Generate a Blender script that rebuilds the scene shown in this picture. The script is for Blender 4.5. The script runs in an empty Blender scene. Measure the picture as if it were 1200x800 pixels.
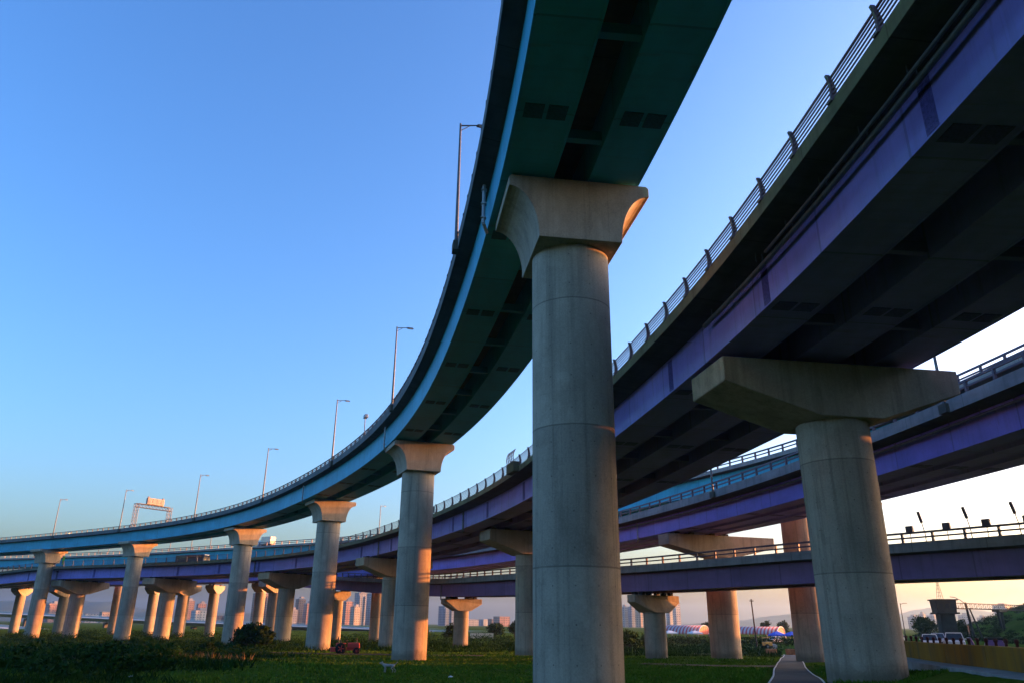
import bpy, math, random
import numpy as np
from mathutils import Vector, Matrix
random.seed(7); rng = np.random.default_rng(7)
sc = bpy.context.scene
COL = sc.collection
R = math.radians

# ------------------------------------------------------------------ camera
FPX = 885.0
PITCH = math.atan(331 / FPX); ROLL = math.atan(20 / 2340.0); HC = 3.0
cd = bpy.data.cameras.new("camera"); cam = bpy.data.objects.new("camera", cd); COL.objects.link(cam)
cd.sensor_width = 36.0; cd.lens = FPX / 1200 * 36; cd.clip_start = .1; cd.clip_end = 30000
fw = Vector((0, math.cos(PITCH), math.sin(PITCH))); up0 = Vector((0, -math.sin(PITCH), math.cos(PITCH))); rt0 = Vector((1, 0, 0))
rt = rt0 * math.cos(ROLL) + up0 * -math.sin(ROLL) * -1
up = up0 * math.cos(ROLL) - rt0 * math.sin(ROLL)
cam.matrix_world = Matrix(((rt.x, up.x, -fw.x, 0), (rt.y, up.y, -fw.y, 0), (rt.z, up.z, -fw.z, HC), (0, 0, 0, 1)))
sc.camera = cam

# ------------------------------------------------------------------ light
SUN_EL, SUN_AZ = 5.6, 71.0
w = bpy.data.worlds.new("World"); sc.world = w; w.use_nodes = True
wn = w.node_tree; bg = wn.nodes["Background"]
sky = wn.nodes.new("ShaderNodeTexSky"); sky.sky_type = 'NISHITA'; sky.sun_disc = False
sky.sun_elevation = R(SUN_EL); sky.sun_rotation = R(SUN_AZ); sky.altitude = 0
sky.air_density = 1.0; sky.dust_density = 4.0; sky.ozone_density = 3.0
hs = wn.nodes.new('ShaderNodeHueSaturation'); hs.inputs['Saturation'].default_value = 1.08
wn.links.new(sky.outputs[0], hs.inputs['Color']); gm = wn.nodes.new('ShaderNodeGamma'); gm.inputs[1].default_value = 1.25
tn = wn.nodes.new('ShaderNodeMix'); tn.data_type = 'RGBA'; tn.blend_type = 'MULTIPLY'; tn.inputs[0].default_value = 1; tn.inputs[7].default_value = (1.07, .965, 1.0, 1)
wn.links.new(hs.outputs[0], tn.inputs[6]); wn.links.new(tn.outputs[2], gm.inputs[0]); wn.links.new(gm.outputs[0], bg.inputs[0]); bg.inputs[1].default_value = 0.15
sl = bpy.data.lights.new("sun", 'SUN'); so = bpy.data.objects.new("sun", sl); COL.objects.link(so)
sl.energy = 3.0; sl.angle = R(0.5); sl.color = (1.0, .31, .075)
sd = Vector((math.sin(R(SUN_AZ)) * math.cos(R(SUN_EL)), math.cos(R(SUN_AZ)) * math.cos(R(SUN_EL)), math.sin(R(SUN_EL))))
so.rotation_euler = (-sd).to_track_quat('-Z', 'Y').to_euler(); so.location = sd * 400
sc.view_settings.view_transform = 'Standard'; sc.view_settings.look = 'None'
sc.view_settings.gamma = 1; sc.view_settings.use_curve_mapping = False
sc.view_settings.exposure = 2.43

# ------------------------------------------------------------------ helpers
def tag(o, label=None, cat=None, group=None, kind=None):
    if label: o['label'] = label
    if cat: o['category'] = cat
    if group: o['group'] = group
    if kind: o['kind'] = kind
    return o
def empty(name, loc=(0, 0, 0), rz=0):
    o = bpy.data.objects.new(name, None); COL.objects.link(o); o.location = loc; o.rotation_euler = (0, 0, rz); o.empty_display_size = .3
    return o
def copy_tree(o, parent=None):
    c = o.copy(); COL.objects.link(c); c.parent = parent
    for ch in [k for k in o.children]: copy_tree(ch, c)
    return c

class MB:
    def __init__(s): s.v = []; s.f = []; s.uv = []; s.hasuv = False; s.m = Matrix.Identity(4); s.sm = []
    def add(s, vs, fs, uvs=None, smooth=False):
        b = len(s.v); s.v += [tuple(s.m @ Vector(v)) for v in vs]
        for i, f in enumerate(fs):
            s.f.append([b + k for k in f]); s.sm.append(smooth)
            s.uv.append(uvs[i] if uvs else [(0, 0)] * len(f))
        if uvs: s.hasuv = True
        return s
    def box(s, c, d, rz=0, taper=1.0):
        x, y, z = d[0] / 2, d[1] / 2, d[2] / 2; co, si = math.cos(rz), math.sin(rz); vs = []
        for k in (-1, 1):
            t = taper if k > 0 else 1
            for (a, b) in ((-x, -y), (x, -y), (x, y), (-x, y)):
                a *= t; b *= t; vs.append((c[0] + a * co - b * si, c[1] + a * si + b * co, c[2] + k * z))
        return s.add(vs, [(3, 2, 1, 0), (4, 5, 6, 7), (0, 1, 5, 4), (1, 2, 6, 5), (2, 3, 7, 6), (3, 0, 4, 7)])
    def bar(s, a, b, r, n=8, r2=None, cap=True):
        a, b = Vector(a), Vector(b); d = (b - a).normalized(); r2 = r if r2 is None else r2
        u = d.orthogonal().normalized(); w_ = d.cross(u); vs = []
        for p, q in ((a, r), (b, r2)):
            for i in range(n):
                t = 2 * math.pi * i / n; vs.append(p + u * math.cos(t) * q + w_ * math.sin(t) * q)
        fs = [(i, (i + 1) % n, n + (i + 1) % n, n + i) for i in range(n)]
        s.add(vs, fs, smooth=n > 6)
        if cap: s.add(vs, [tuple(range(n - 1, -1, -1)), tuple(range(n, 2 * n))])
        return s
    def rbar(s, a, b, wd, ht):      # rectangular bar
        a, b = Vector(a), Vector(b); d = (b - a).normalized()
        u = d.cross(Vector((0, 0, 1)));  u = u.normalized() if u.length > 1e-4 else Vector((1, 0, 0))
        n = u.cross(d); vs = []
        for p in (a, b):
            for (i, j) in ((-1, -1), (1, -1), (1, 1), (-1, 1)): vs.append(p + u * wd / 2 * i + n * ht / 2 * j)
        return s.add(vs, [(3, 2, 1, 0), (4, 5, 6, 7), (0, 1, 5, 4), (1, 2, 6, 5), (2, 3, 7, 6), (3, 0, 4, 7)])
    def tube(s, pts, r, n=8):
        for i in range(len(pts) - 1): s.bar(pts[i], pts[i + 1], r, n)
        return s
    def lathe(s, prof, n=32, c=(0, 0, 0), cap=True):
        vs = []
        for (r, z) in prof:
            for i in range(n):
                t = 2 * math.pi * i / n; vs.append((c[0] + r * math.cos(t), c[1] + r * math.sin(t), c[2] + z))
        fs = []
        for k in range(len(prof) - 1):
            for i in range(n): fs.append((k * n + i, k * n + (i + 1) % n, (k + 1) * n + (i + 1) % n, (k + 1) * n + i))
        s.add(vs, fs, smooth=True)
        if cap: s.add(vs, [tuple(range(n - 1, -1, -1)), tuple(range((len(prof) - 1) * n, len(prof) * n))])
        return s
    def prism(s, poly, axis_len, frame):   # poly in (a,b); frame(a,b,t) -> xyz ; t = -L/2..L/2
        n = len(poly); vs = [frame(a, b, -axis_len / 2) for a, b in poly] + [frame(a, b, axis_len / 2) for a, b in poly]
        s.add(vs, [tuple(range(n - 1, -1, -1)), tuple(range(n, 2 * n))] + [(i, (i + 1) % n, n + (i + 1) % n, n + i) for i in range(n)])
        return s
    def build(s, name, mat, parent=None):
        me = bpy.data.meshes.new(name); me.from_pydata(s.v, [], s.f)
        if s.hasuv:
            l = me.uv_layers.new(name="UVMap"); flat = [c for f in s.uv for uv in f for c in uv]; l.data.foreach_set("uv", flat)
        me.polygons.foreach_set("use_smooth", s.sm); me.materials.append(mat); me.update()
        o = bpy.data.objects.new(name, me); COL.objects.link(o)
        if parent: o.parent = parent
        return o

# ------------------------------------------------------------------ materials
class NT:
    def __init__(s, name, spec=.12):
        s.mat = bpy.data.materials.new(name); s.mat.use_nodes = True; s.t = s.mat.node_tree; s.b = s.t.nodes["Principled BSDF"]; s.b.inputs['Specular IOR Level'].default_value = spec
    def n(s, typ, **k):
        x = s.t.nodes.new(typ)
        for a, v in k.items(): setattr(x, a, v)
        return x
    def l(s, a, b): s.t.links.new(a, b)
    def noise(s, vec, scale, detail=4, rough=.6):
        x = s.n("ShaderNodeTexNoise"); x.inputs["Scale"].default_value = scale; x.inputs["Detail"].default_value = detail; x.inputs["Roughness"].default_value = rough
        if vec is not None: s.l(vec, x.inputs["Vector"])
        return x.outputs[0]
    def ramp(s, fac, stops):
        x = s.n("ShaderNodeValToRGB"); e = x.color_ramp.elements
        while len(e) < len(stops): e.new(.5)
        for i, (p, c) in enumerate(stops): e[i].position = p; e[i].color = (*c, 1) if len(c) == 3 else c
        s.l(fac, x.inputs[0]); return x.outputs[0]
    def math(s, op, a, b=None):
        x = s.n("ShaderNodeMath", operation=op)
        for i, q in enumerate((a, b)):
            if q is None: continue
            if isinstance(q, (int, float)): x.inputs[i].default_value = q
            else: s.l(q, x.inputs[i])
        return x.outputs[0]
    def mix(s, fac, a, b, mode='MIX'):
        x = s.n("ShaderNodeMix", data_type='RGBA', blend_type=mode)
        for q, i in ((fac, 0), (a, 6), (b, 7)):
            if isinstance(q, (int, float)): x.inputs[i].default_value = q
            elif isinstance(q, tuple): x.inputs[i].default_value = (*q, 1)
            else: s.l(q, x.inputs[i])
        return x.outputs[2]
    def coord(s, which="Object"): return s.n("ShaderNodeTexCoord").outputs[which]
    def mapv(s, vec, scale):
        x = s.n("ShaderNodeMapping"); x.inputs["Scale"].default_value = scale; s.l(vec, x.inputs[0]); return x.outputs[0]
    def sep(s, vec):
        x = s.n("ShaderNodeSeparateXYZ"); s.l(vec, x.inputs[0]); return x.outputs
    def bump(s, h, st=.3, d=.02):
        x = s.n("ShaderNodeBump"); x.inputs["Strength"].default_value = st; x.inputs["Distance"].default_value = d; s.l(h, x.inputs["Height"]); s.l(x.outputs[0], s.b.inputs["Normal"])
    def col(s, c): s.l(c, s.b.inputs["Base Color"]); return s
    def rough(s, v): s.b.inputs["Roughness"].default_value = v; return s

def simple(name, c, rough=.6, metal=0, var=.25, scale=3.0):
    m = NT(name, .5 if rough < .55 else .12); v = m.noise(m.coord(), scale, 3)
    k = m.ramp(v, [(.3, tuple(x * (1 - var) for x in c)), (.7, tuple(min(1, x * (1 + var)) for x in c))])
    m.col(k).rough(rough); m.b.inputs["Metallic"].default_value = metal
    return m.mat

def concrete(name, base, lift=4.2, stain=.5):
    m = NT(name); co = m.coord(); x, y, z = m.sep(co)
    big = m.noise(m.mapv(co, (.35, .35, .2)), 1.0, 5, .65)
    c = m.ramp(big, [(.3, tuple(b * .72 for b in base)), (.5, base), (.72, tuple(b * 1.2 for b in base))])
    st = m.noise(m.mapv(co, (2.6, 2.6, .09)), 1.0, 4, .6)          # vertical runs
    c = m.mix(m.math('MULTIPLY', m.ramp(st, [(.5, (0, 0, 0)), (.72, (1, 1, 1))]), stain), c, tuple(b * .5 for b in base))
    bl = m.noise(co, .55, 6, .7)
    c = m.mix(m.math('MULTIPLY', m.ramp(bl, [(.56, (0, 0, 0)), (.66, (1, 1, 1))]), .35), c, tuple(b * .55 for b in base))
    fine = m.noise(co, 14, 5, .7)
    c = m.mix(.35, c, m.ramp(fine, [(.3, (.25, .25, .25)), (.7, (.75, .75, .75))]), 'OVERLAY')
    # pour joints: thin dark line every lift, plus formwork seams
    fr = m.math('FRACT', m.math('DIVIDE', m.math('ADD', z, m.math('MULTIPLY', m.noise(co, 1.2, 2), .05)), lift))
    ln = m.math('LESS_THAN', fr, .012)
    c = m.mix(m.math('MULTIPLY', ln, .55), c, tuple(b * .3 for b in base))
    ang = m.math('ARCTAN2', y, x); fa = m.math('FRACT', m.math('MULTIPLY', ang, 6 / (2 * math.pi)))
    va = m.math('LESS_THAN', fa, .008); c = m.mix(m.math('MULTIPLY', va, .35), c, tuple(b * .4 for b in base))
    if lift < 20:
        # tie-rod holes on a regular grid, and soil splashed up the foot
        hu = m.math('SUBTRACT', m.math('FRACT', m.math('MULTIPLY', ang, 12 / (2 * math.pi))), .5); hv = m.math('SUBTRACT', m.math('FRACT', m.math('DIVIDE', z, 1.4)), .5)
        hd_ = m.math('ADD', m.math('MULTIPLY', m.math('MULTIPLY', hu, hu), .85), m.math('MULTIPLY', m.math('MULTIPLY', hv, hv), 1.96))
        c = m.mix(m.math('MULTIPLY', m.math('LESS_THAN', hd_, .0011), .6), c, tuple(b * .25 for b in base))
        bd = m.math('LESS_THAN', m.math('FRACT', m.math('DIVIDE', z, 1.4)), .012); c = m.mix(m.math('MULTIPLY', bd, .22), c, tuple(b * .4 for b in base))
        sp = m.math('SUBTRACT', m.math('ADD', 1.15, m.math('MULTIPLY', m.noise(m.mapv(co, (1.6, 1.6, .5)), 1.0, 4), .9)), z)
        c = m.mix(m.math('MULTIPLY', m.ramp(sp, [(0, (0, 0, 0)), (.6, (1, 1, 1))]), .55), c, (.075, .06, .038))
    pt = m.noise(m.mapv(co, (.8, .8, .5)), 1.0, 2); c = m.mix(m.math('MULTIPLY', m.ramp(pt, [(.60, (0, 0, 0)), (.615, (1, 1, 1))]), .16), c, tuple(min(1, b * 1.5) for b in base))
    lv = m.math('FLOOR', m.math('DIVIDE', z, lift)); rn = m.n("ShaderNodeTexWhiteNoise", noise_dimensions='1D'); m.l(lv, rn.inputs["W"])
    sh = m.ramp(rn.outputs[0], [(0, (.39, .39, .39)), (1, (.57, .57, .56))]); c = m.mix(.8, c, sh, 'OVERLAY')
    m.col(c).rough(.85); m.bump(fine, .25, .03)
    return m.mat

def painted(name, base, panel=5.0, dirt=.45):
    """painted steel plate: uv.x runs along the bridge in metres, uv.y round the section"""
    m = NT(name, .22); uv = m.coord("UV"); u, v, _ = m.sep(uv); co = m.coord()
    c = m.ramp(m.noise(m.mapv(uv, (.25, .5, 1)), 1.0, 4), [(.3, tuple(b * .8 for b in base)), (.7, tuple(b * 1.12 for b in base))])
    pid = m.math('FLOOR', m.math('DIVIDE', u, panel)); rn = m.n("ShaderNodeTexWhiteNoise", noise_dimensions='1D'); m.l(pid, rn.inputs["W"])
    c = m.mix(.6, c, m.ramp(rn.outputs[0], [(0, (.43, .43, .44)), (1, (.57, .57, .56))]), 'OVERLAY')
    st = m.noise(m.mapv(uv, (2.2, .12, 1)), 1.0, 5, .65)
    c = m.mix(m.math('MULTIPLY', m.ramp(st, [(.5, (0, 0, 0)), (.75, (1, 1, 1))]), dirt), c, tuple(b * .45 + .01 for b in base))
    fr = m.math('FRACT', m.math('DIVIDE', u, panel)); ln = m.math('LESS_THAN', fr, .02)
    c = m.mix(m.math('MULTIPLY', ln, .5), c, tuple(b * .35 for b in base))
    ru = m.noise(m.mapv(uv, (1.1, .10, 1)), 1.3, 5, .7); c = m.mix(m.math('MULTIPLY', m.ramp(ru, [(.60, (0, 0, 0)), (.72, (1, 1, 1))]), .45), c, (.085, .05, .035))
    sp = m.noise(uv, 1.8, 6, .75); c = m.mix(m.math('MULTIPLY', m.ramp(sp, [(.52, (0, 0, 0)), (.7, (1, 1, 1))]), .3), c, tuple(b * .5 + .02 for b in base))
    f2 = m.math('LESS_THAN', m.math('FRACT', m.math('DIVIDE', u, panel / 4)), .025); c = m.mix(m.math('MULTIPLY', f2, .12), c, tuple(b * .4 for b in base))
    m.col(c).rough(.5); m.bump(m.noise(m.mapv(uv, (.6, .8, 1)), 1.0, 2), .2, .05)
    return m.mat

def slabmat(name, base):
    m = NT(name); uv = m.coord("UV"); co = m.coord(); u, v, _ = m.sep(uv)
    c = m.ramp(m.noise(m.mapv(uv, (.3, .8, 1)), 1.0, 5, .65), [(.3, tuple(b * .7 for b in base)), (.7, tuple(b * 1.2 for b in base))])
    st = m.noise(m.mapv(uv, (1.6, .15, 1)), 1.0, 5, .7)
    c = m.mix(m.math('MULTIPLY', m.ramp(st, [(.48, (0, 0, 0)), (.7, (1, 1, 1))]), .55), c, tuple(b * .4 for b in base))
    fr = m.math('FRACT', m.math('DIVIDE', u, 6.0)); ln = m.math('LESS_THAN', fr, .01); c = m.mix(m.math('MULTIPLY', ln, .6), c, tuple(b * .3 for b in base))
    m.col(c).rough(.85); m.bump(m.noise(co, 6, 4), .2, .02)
    return m.mat

M = {}
M['conc_pier'] = concrete('pier_concrete', (.36, .29, .215), 5.6, .8)
M['conc_cap'] = concrete('cap_concrete', (.37, .295, .215), 40, .6)
M['slab'] = slabmat('parapet_concrete', (.27, .265, .25))
M['slab_dark'] = slabmat('weathered_parapet_concrete', (.17, .16, .125))
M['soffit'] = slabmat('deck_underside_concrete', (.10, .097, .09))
M['par_grey'] = slabmat('grey_parapet_concrete', (.17, .17, .165))
M['teal'] = painted('teal_paint', (.035, .36, .52), 5.0)
M['purple'] = painted('purple_paint', (.26, .23, .68), 6.2)
M['purple_shaded'] = painted('shade_darkened_purple_paint', (.19, .115, .26), 6.2, .6)  # deck purple with the shade of the decks above put into its colour
M['rail'] = simple('railing_paint', (.075, .055, .08), .45, .3)
M['rail_grey'] = simple('grey_railing_paint', (.07, .075, .08), .45, .3)
M['steel'] = simple('galvanised_steel', (.30, .31, .32), .45, .6)
M['plate'] = simple('splice_plate_steel', (.10, .085, .30), .55, .2, .3, 8)
M['plate_teal'] = simple('teal_splice_plate', (.015, .10, .14), .6, .2, .3, 8)
M['pipe'] = simple('pipe_plastic', (.33, .34, .35), .5)
M['pipe_dark'] = simple('dark_pipe', (.09, .10, .11), .5)
M['black'] = simple('black_rubber', (.012, .012, .013), .7)
M['bearing'] = simple('bearing_steel', (.05, .05, .055), .6, .3)

# ------------------------------------------------------------------ terrain height
def sm(x, a, b):
    t = np.clip((np.asarray(x, float) - a) / (b - a), 0, 1); return t * t * (3 - 2 * t)
def gz(x, y):
    x = np.asarray(x, float); y = np.asarray(y, float)
    zl = np.interp(y, [-400, 30, 54, 78, 110, 140, 180, 240, 420], [0, 0, -.1, -.35, -.6, -.85, -.9, -.5, .2])
    zr = np.interp(y, [-400, 20, 32, 42, 61, 98, 123, 150, 200, 240, 420], [.9, .85, .75, .42, -.15, -.65, -1.15, -1.25, -.9, -.2, .3])
    k = sm(x, 0, 15); z = zl * (1 - k) + zr * k
    s = x - (19.8 + (np.clip(y, 0, 75) - 30) * .233 + .55 * np.clip(y - 75, 0, 400))
    pl = sm(s, -.2, .9)
    z = z + .55 * sm(s, -4.2, -1.75) * sm(x, 12, 16) * (1 - sm(y, 58, 75))
    z = z * (1 - pl) + pl * (1.35 - .5 * sm(y, 50, 88))
    dike = 1.3 * sm(x - (84 + (y - 150) * .34), 0, 34) * sm(y, -200, 60) * (1 - sm(y, 185, 250))
    z = z + 7.0 * dike * (1 + 1.0 * (1 - sm(y, 78, 112)) * sm(x - (84 + (y - 150) * .34), 6, 26)) * 1.0  # near stretch of bank, out of view, has height added to shade the nearest piers
    z = z + .06 * np.sin(x * .31 + 1.3) * np.sin(y * .23) * (1 - sm(np.hypot(x, y), 150, 400))
    mound = np.exp(-(((x + 22) / 11) ** 2 + ((y - 58) / 9) ** 2)) * .5
    return z + mound
def gzf(x, y): return float(gz(x, y))

def axis(lo, hi, fine_lo, fine_hi, step, grow=1.18):
    a = list(np.arange(fine_lo, fine_hi + 1e-6, step)); d = step
    while a[-1] < hi: d *= grow; a.append(a[-1] + d)
    d = step
    while a[0] > lo: d *= grow; a.insert(0, a[0] - d)
    return np.array(a)
def make_ground():
    xs = axis(-4200, 4200, -120, 130, 1.6); ys = axis(-2000, 4600, 0, 260, 1.6)
    X, Y = np.meshgrid(xs, ys); Z = gz(X, Y)
    Z += .02 * rng.standard_normal(Z.shape) * (np.hypot(X, Y) < 250)
    nx, ny = len(xs), len(ys); vs = np.stack([X.ravel(), Y.ravel(), Z.ravel()], 1)
    i = np.arange(nx * ny).reshape(ny, nx); q = np.stack([i[:-1, :-1].ravel(), i[:-1, 1:].ravel(), i[1:, 1:].ravel(), i[1:, :-1].ravel()], 1)
    me = bpy.data.meshes.new('ground'); me.from_pydata(vs.tolist(), [], q.tolist()); me.polygons.foreach_set("use_smooth", [True] * len(q))
    m = NT('meadow', .0); co = m.coord()
    n1 = m.noise(co, .07, 5, .65); n2 = m.noise(co, .9, 5, .7); n3 = m.noise(co, 6, 3, .7)
    g = m.ramp(n1, [(.3, (.026, .045, .007)), (.5, (.045, .080, .009)), (.7, (.072, .098, .015))])
    g = m.mix(.6, g, m.ramp(n2, [(.3, (.3, .3, .3)), (.7, (.7, .7, .7))]), 'OVERLAY')
    g = m.mix(.5, g, m.ramp(n3, [(.3, (.25, .25, .25)), (.7, (.75, .75, .75))]), 'OVERLAY')
    dirt = m.math('MULTIPLY', m.ramp(m.noise(m.mapv(co, (.05, .16, 1)), 1.0, 4, .6), [(.6, (0, 0, 0)), (.7, (1, 1, 1))]), .8)
    g = m.mix(dirt, g, (.06, .045, .03))
    m.col(g).rough(.95); m.bump(n2, .5, .15)
    me.materials.append(m.mat); o = bpy.data.objects.new('ground', me); COL.objects.link(o); tag(o, kind='structure')
make_ground()

# ------------------------------------------------------------------ haze
def make_haze():
    o = MB().box((0, 1400, 65), (12600, 8800, 150)); m = bpy.data.materials.new('haze_air'); m.use_nodes = True; t = m.node_tree
    t.nodes.remove(t.nodes['Principled BSDF']); v = t.nodes.new('ShaderNodeVolumePrincipled')
    v.inputs['Color'].default_value = (.50, .76, 1.0, 1); v.inputs['Density'].default_value = HAZE; v.inputs['Anisotropy'].default_value = .7
    t.links.new(v.outputs[0], t.nodes['Material Output'].inputs['Volume'])
    tag(o.build('haze', m), kind='stuff')
HAZE = .00015
make_haze()

# ------------------------------------------------------------------ curves of the decks
def spline(pts, step=2.0):
    P = np.array(pts, float); t = np.concatenate([[0], np.cumsum(np.linalg.norm(np.diff(P[:, :2], axis=0), axis=1))]); n = len(t); h = np.diff(t)
    A = np.zeros((n, n)); b = np.zeros((n, 3)); A[0, 0] = A[-1, -1] = 1
    for i in range(1, n - 1):
        A[i, i - 1] = h[i - 1]; A[i, i] = 2 * (h[i - 1] + h[i]); A[i, i + 1] = h[i]
        b[i] = 6 * ((P[i + 1] - P[i]) / h[i] - (P[i] - P[i - 1]) / h[i - 1])
    m2 = np.linalg.solve(A, b); ts = np.linspace(0, t[-1], int(t[-1] / step) + 1); out = []
    for q in ts:
        i = min(np.searchsorted(t, q, 'right') - 1, n - 2); a = t[i + 1] - q; c = q - t[i]; H = h[i]
        out.append(m2[i] * a ** 3 / (6 * H) + m2[i + 1] * c ** 3 / (6 * H) + (P[i] / H - m2[i] * H / 6) * a + (P[i + 1] / H - m2[i + 1] * H / 6) * c)
    return np.array(out)
class Path:
    def __init__(s, pts, step=2.0):
        p = spline(pts, step)
        for _ in range(12):                       # soften measuring noise
            p[1:-1] = .25 * p[:-2] + .5 * p[1:-1] + .25 * p[2:]
        s.p = p; d = np.gradient(p, axis=0); d[:, 2] = 0; d /= np.linalg.norm(d, axis=1)[:, None]; s.t = d
        s.r = np.stack([d[:, 1], -d[:, 0], np.zeros(len(d))], 1)
        s.s = np.concatenate([[0], np.cumsum(np.linalg.norm(np.diff(p, axis=0), axis=1))]); s.L = s.s[-1]
    def at(s, q, o=0, dz=0):
        P = [np.interp(q, s.s, s.p[:, k]) for k in range(3)]; r = [np.interp(q, s.s, s.r[:, k]) for k in range(2)]
        return Vector((P[0] + r[0] * o, P[1] + r[1] * o, P[2] + dz))
    def heading(s, q):
        t = [np.interp(q, s.s, s.t[:, k]) for k in range(2)]; return math.atan2(t[1], t[0])   # angle of the tangent from +X
    def s_at_y(s, y): return float(np.interp(y, s.p[:, 1], s.s))
    def near(s, x, y):
        q = np.linspace(0, s.L, int(s.L * 10)); return float(q[np.argmin((np.interp(q, s.s, s.p[:, 0]) - x) ** 2 + (np.interp(q, s.s, s.p[:, 1]) - y) ** 2)])
    def sweep(s, mb, sec, s0=None, s1=None, closed=True, smooth=False):
        idx = [i for i in range(len(s.s)) if (s0 is None or s.s[i] >= s0) and (s1 is None or s.s[i] <= s1)]
        n = len(sec); vs = []; per = [0]
        for k in range(n): per.append(per[-1] + math.dist(sec[k], sec[(k + 1) % n]))
        for i in idx:
            for (o, dz) in sec: vs.append(tuple(s.p[i] + s.r[i] * o + np.array([0, 0, dz])))
        fs = []; uv = []
        for a in range(len(idx) - 1):
            for k in range(n):
                k2 = (k + 1) % n; fs.append((a * n + k, a * n + k2, (a + 1) * n + k2, (a + 1) * n + k))
                u0, u1 = s.s[idx[a]], s.s[idx[a + 1]]; uv.append([(u0, per[k]), (u0, per[k + 1]), (u1, per[k + 1]), (u1, per[k])])
        fs.append(tuple(range(n - 1, -1, -1))); uv.append([(0, 0)] * n); b = (len(idx) - 1) * n; fs.append(tuple(range(b, b + n))); uv.append([(0, 0)] * n)
        mb.add(vs, fs, uv, smooth); return mb
def rect(o0, o1, z0, z1): return [(o0, z0), (o0, z1), (o1, z1), (o1, z0)]

PA = Path([(-.5, -60, 22.4), (1.8, -25, 22.4), (1.8, 0, 22.3), (.75, 19.3, 22.2), (-2.8, 42.6, 21.7), (-12.2, 77.5, 21), (-30.8, 114, 20.2), (-54, 145, 19.5), (-83, 168.5, 19), (-112, 185.5, 18.7), (-145, 203, 18.4), (-185, 222, 18)])
PB = Path([(9, -60, 18.2), (12.6, -25, 17.8), (13.3, 0, 17.4), (12.9, 17, 17.1), (11.6, 32.2, 16.6), (7.6, 54.4, 15.9), (2.1, 77.9, 15.2), (-11.3, 110.7, 14.2), (-23, 131.5, 13.6), (-38, 150.5, 13), (-57, 165.5, 12.6), (-84, 178.5, 12.3), (-110, 189, 12.15), (-134, 206, 11.6), (-180, 230, 11.2)])
PC = Path([(29, -60, 15.4), (33, 0, 15), (33, 25, 14.7), (31.4, 45.4, 14.5), (27.1, 70.8, 14.2), (23, 85.7, 14), (18.6, 99.2, 13.9), (-.3, 139.4, 13.5), (-15.8, 160.5, 13.2), (-40, 182, 12.9), (-72, 200, 12.5), (-110, 216, 12.2), (-190, 248, 12)])
PD = Path([(42, -60, 19.88), (43, 0, 19.78), (41, 35, 19.68), (39.3, 53.3, 19.48), (32.9, 82.6, 19.08), (22.5, 110, 19.7), (5, 140, 19.1), (-12, 160, 18.48), (-47, 188, 18.38), (-72, 203, 18.38), (-100, 220, 18.38), (-131, 235, 18.38), (-200, 262, 18.38)])
PE = Path([(68.3, 16.4, 6.75), (52.8, 39.1, 6.8), (39.1, 60, 6.82), (28.8, 75.3, 6.91), (18.2, 91, 6.8), (-.3, 118.3, 7.04), (-15.2, 146, 7.7), (-27, 163, 8.74), (-38.5, 176, 9.8), (-50, 190, 10.9)])

# ------------------------------------------------------------------ viaduct decks
def railing(path, root, name, o, z0, ht, bars, post_kind, spacing, mat, srange, keep=100, near_pt=(0, 0)):
    """rails swept along the parapet plus posts; the nearest posts are sub-parts of their own"""
    mb = MB()
    for bz, wd, hh in bars: path.sweep(mb, rect(o - wd / 2, o + wd / 2, z0 + bz - hh / 2, z0 + bz + hh / 2), *srange)
    rl = mb.build('railing', mat, root)
    pm = MB()
    if post_kind == 'curved':
        prof = [(0, 0), (-.04, .3), (-.03, .6), (.06, .95), (.14, ht + .03)]      # leans out from the road, curved blade
        for k in range(len(prof) - 1):
            (a, za), (b, zb) = prof[k], prof[k + 1]; wa = .26 - .12 * za / ht; wb = .26 - .12 * zb / ht
            vs = [(-.055, a - .08 - 0, za), (.055, a - .08, za), (.055, a - .08 + wa, za), (-.055, a - .08 + wa, za), (-.055, b - .08, zb), (.055, b - .08, zb), (.055, b - .08 + wb, zb), (-.055, b - .08 + wb, zb)]
            pm.add(vs, [(0, 1, 5, 4), (1, 2, 6, 5), (2, 3, 7, 6), (3, 0, 4, 7)] + ([(3, 2, 1, 0)] if k == 0 else []) + ([(4, 5, 6, 7)] if k == len(prof) - 2 else []))
        pm.box((0, .03, .03), (.3, .34, .06))
        for sgn in (-1, 1): pm.bar((sgn * .09, -.06, .06), (sgn * .09, -.06, .1), .02, 6)
    else:
        pm.box((0, 0, ht / 2), (.17, .18, ht)); pm.box((0, 0, .02), (.2, .2, .04))
    me = None; ss = np.arange(srange[0] + 1, srange[1] - 1, spacing)
    order = sorted(range(len(ss)), key=lambda i: (path.at(ss[i]).xy - Vector(near_pt)).length + (0 if path.at(ss[i]).y > 8 else 500))
    own = set(order[:keep]); rest = MB()
    for i, q in enumerate(ss):
        p = path.at(q, o, z0); a = path.heading(q)
        if i in own:
            if me is None:
                ob = pm.build('post', mat, rl); me = ob.data
            else:
                ob = bpy.data.objects.new('post', me); COL.objects.link(ob); ob.parent = rl
            ob.location = p; ob.rotation_euler = (0, 0, a)
        else:
            rest.m = Matrix.Translation(p) @ Matrix.Rotation(a, 4, 'Z'); rest.box((0, 0, ht / 2), (.1, .16, ht)); 
    if rest.v: tag(rest.build('post_row', mat, rl), kind='stuff')
    return rl

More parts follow.
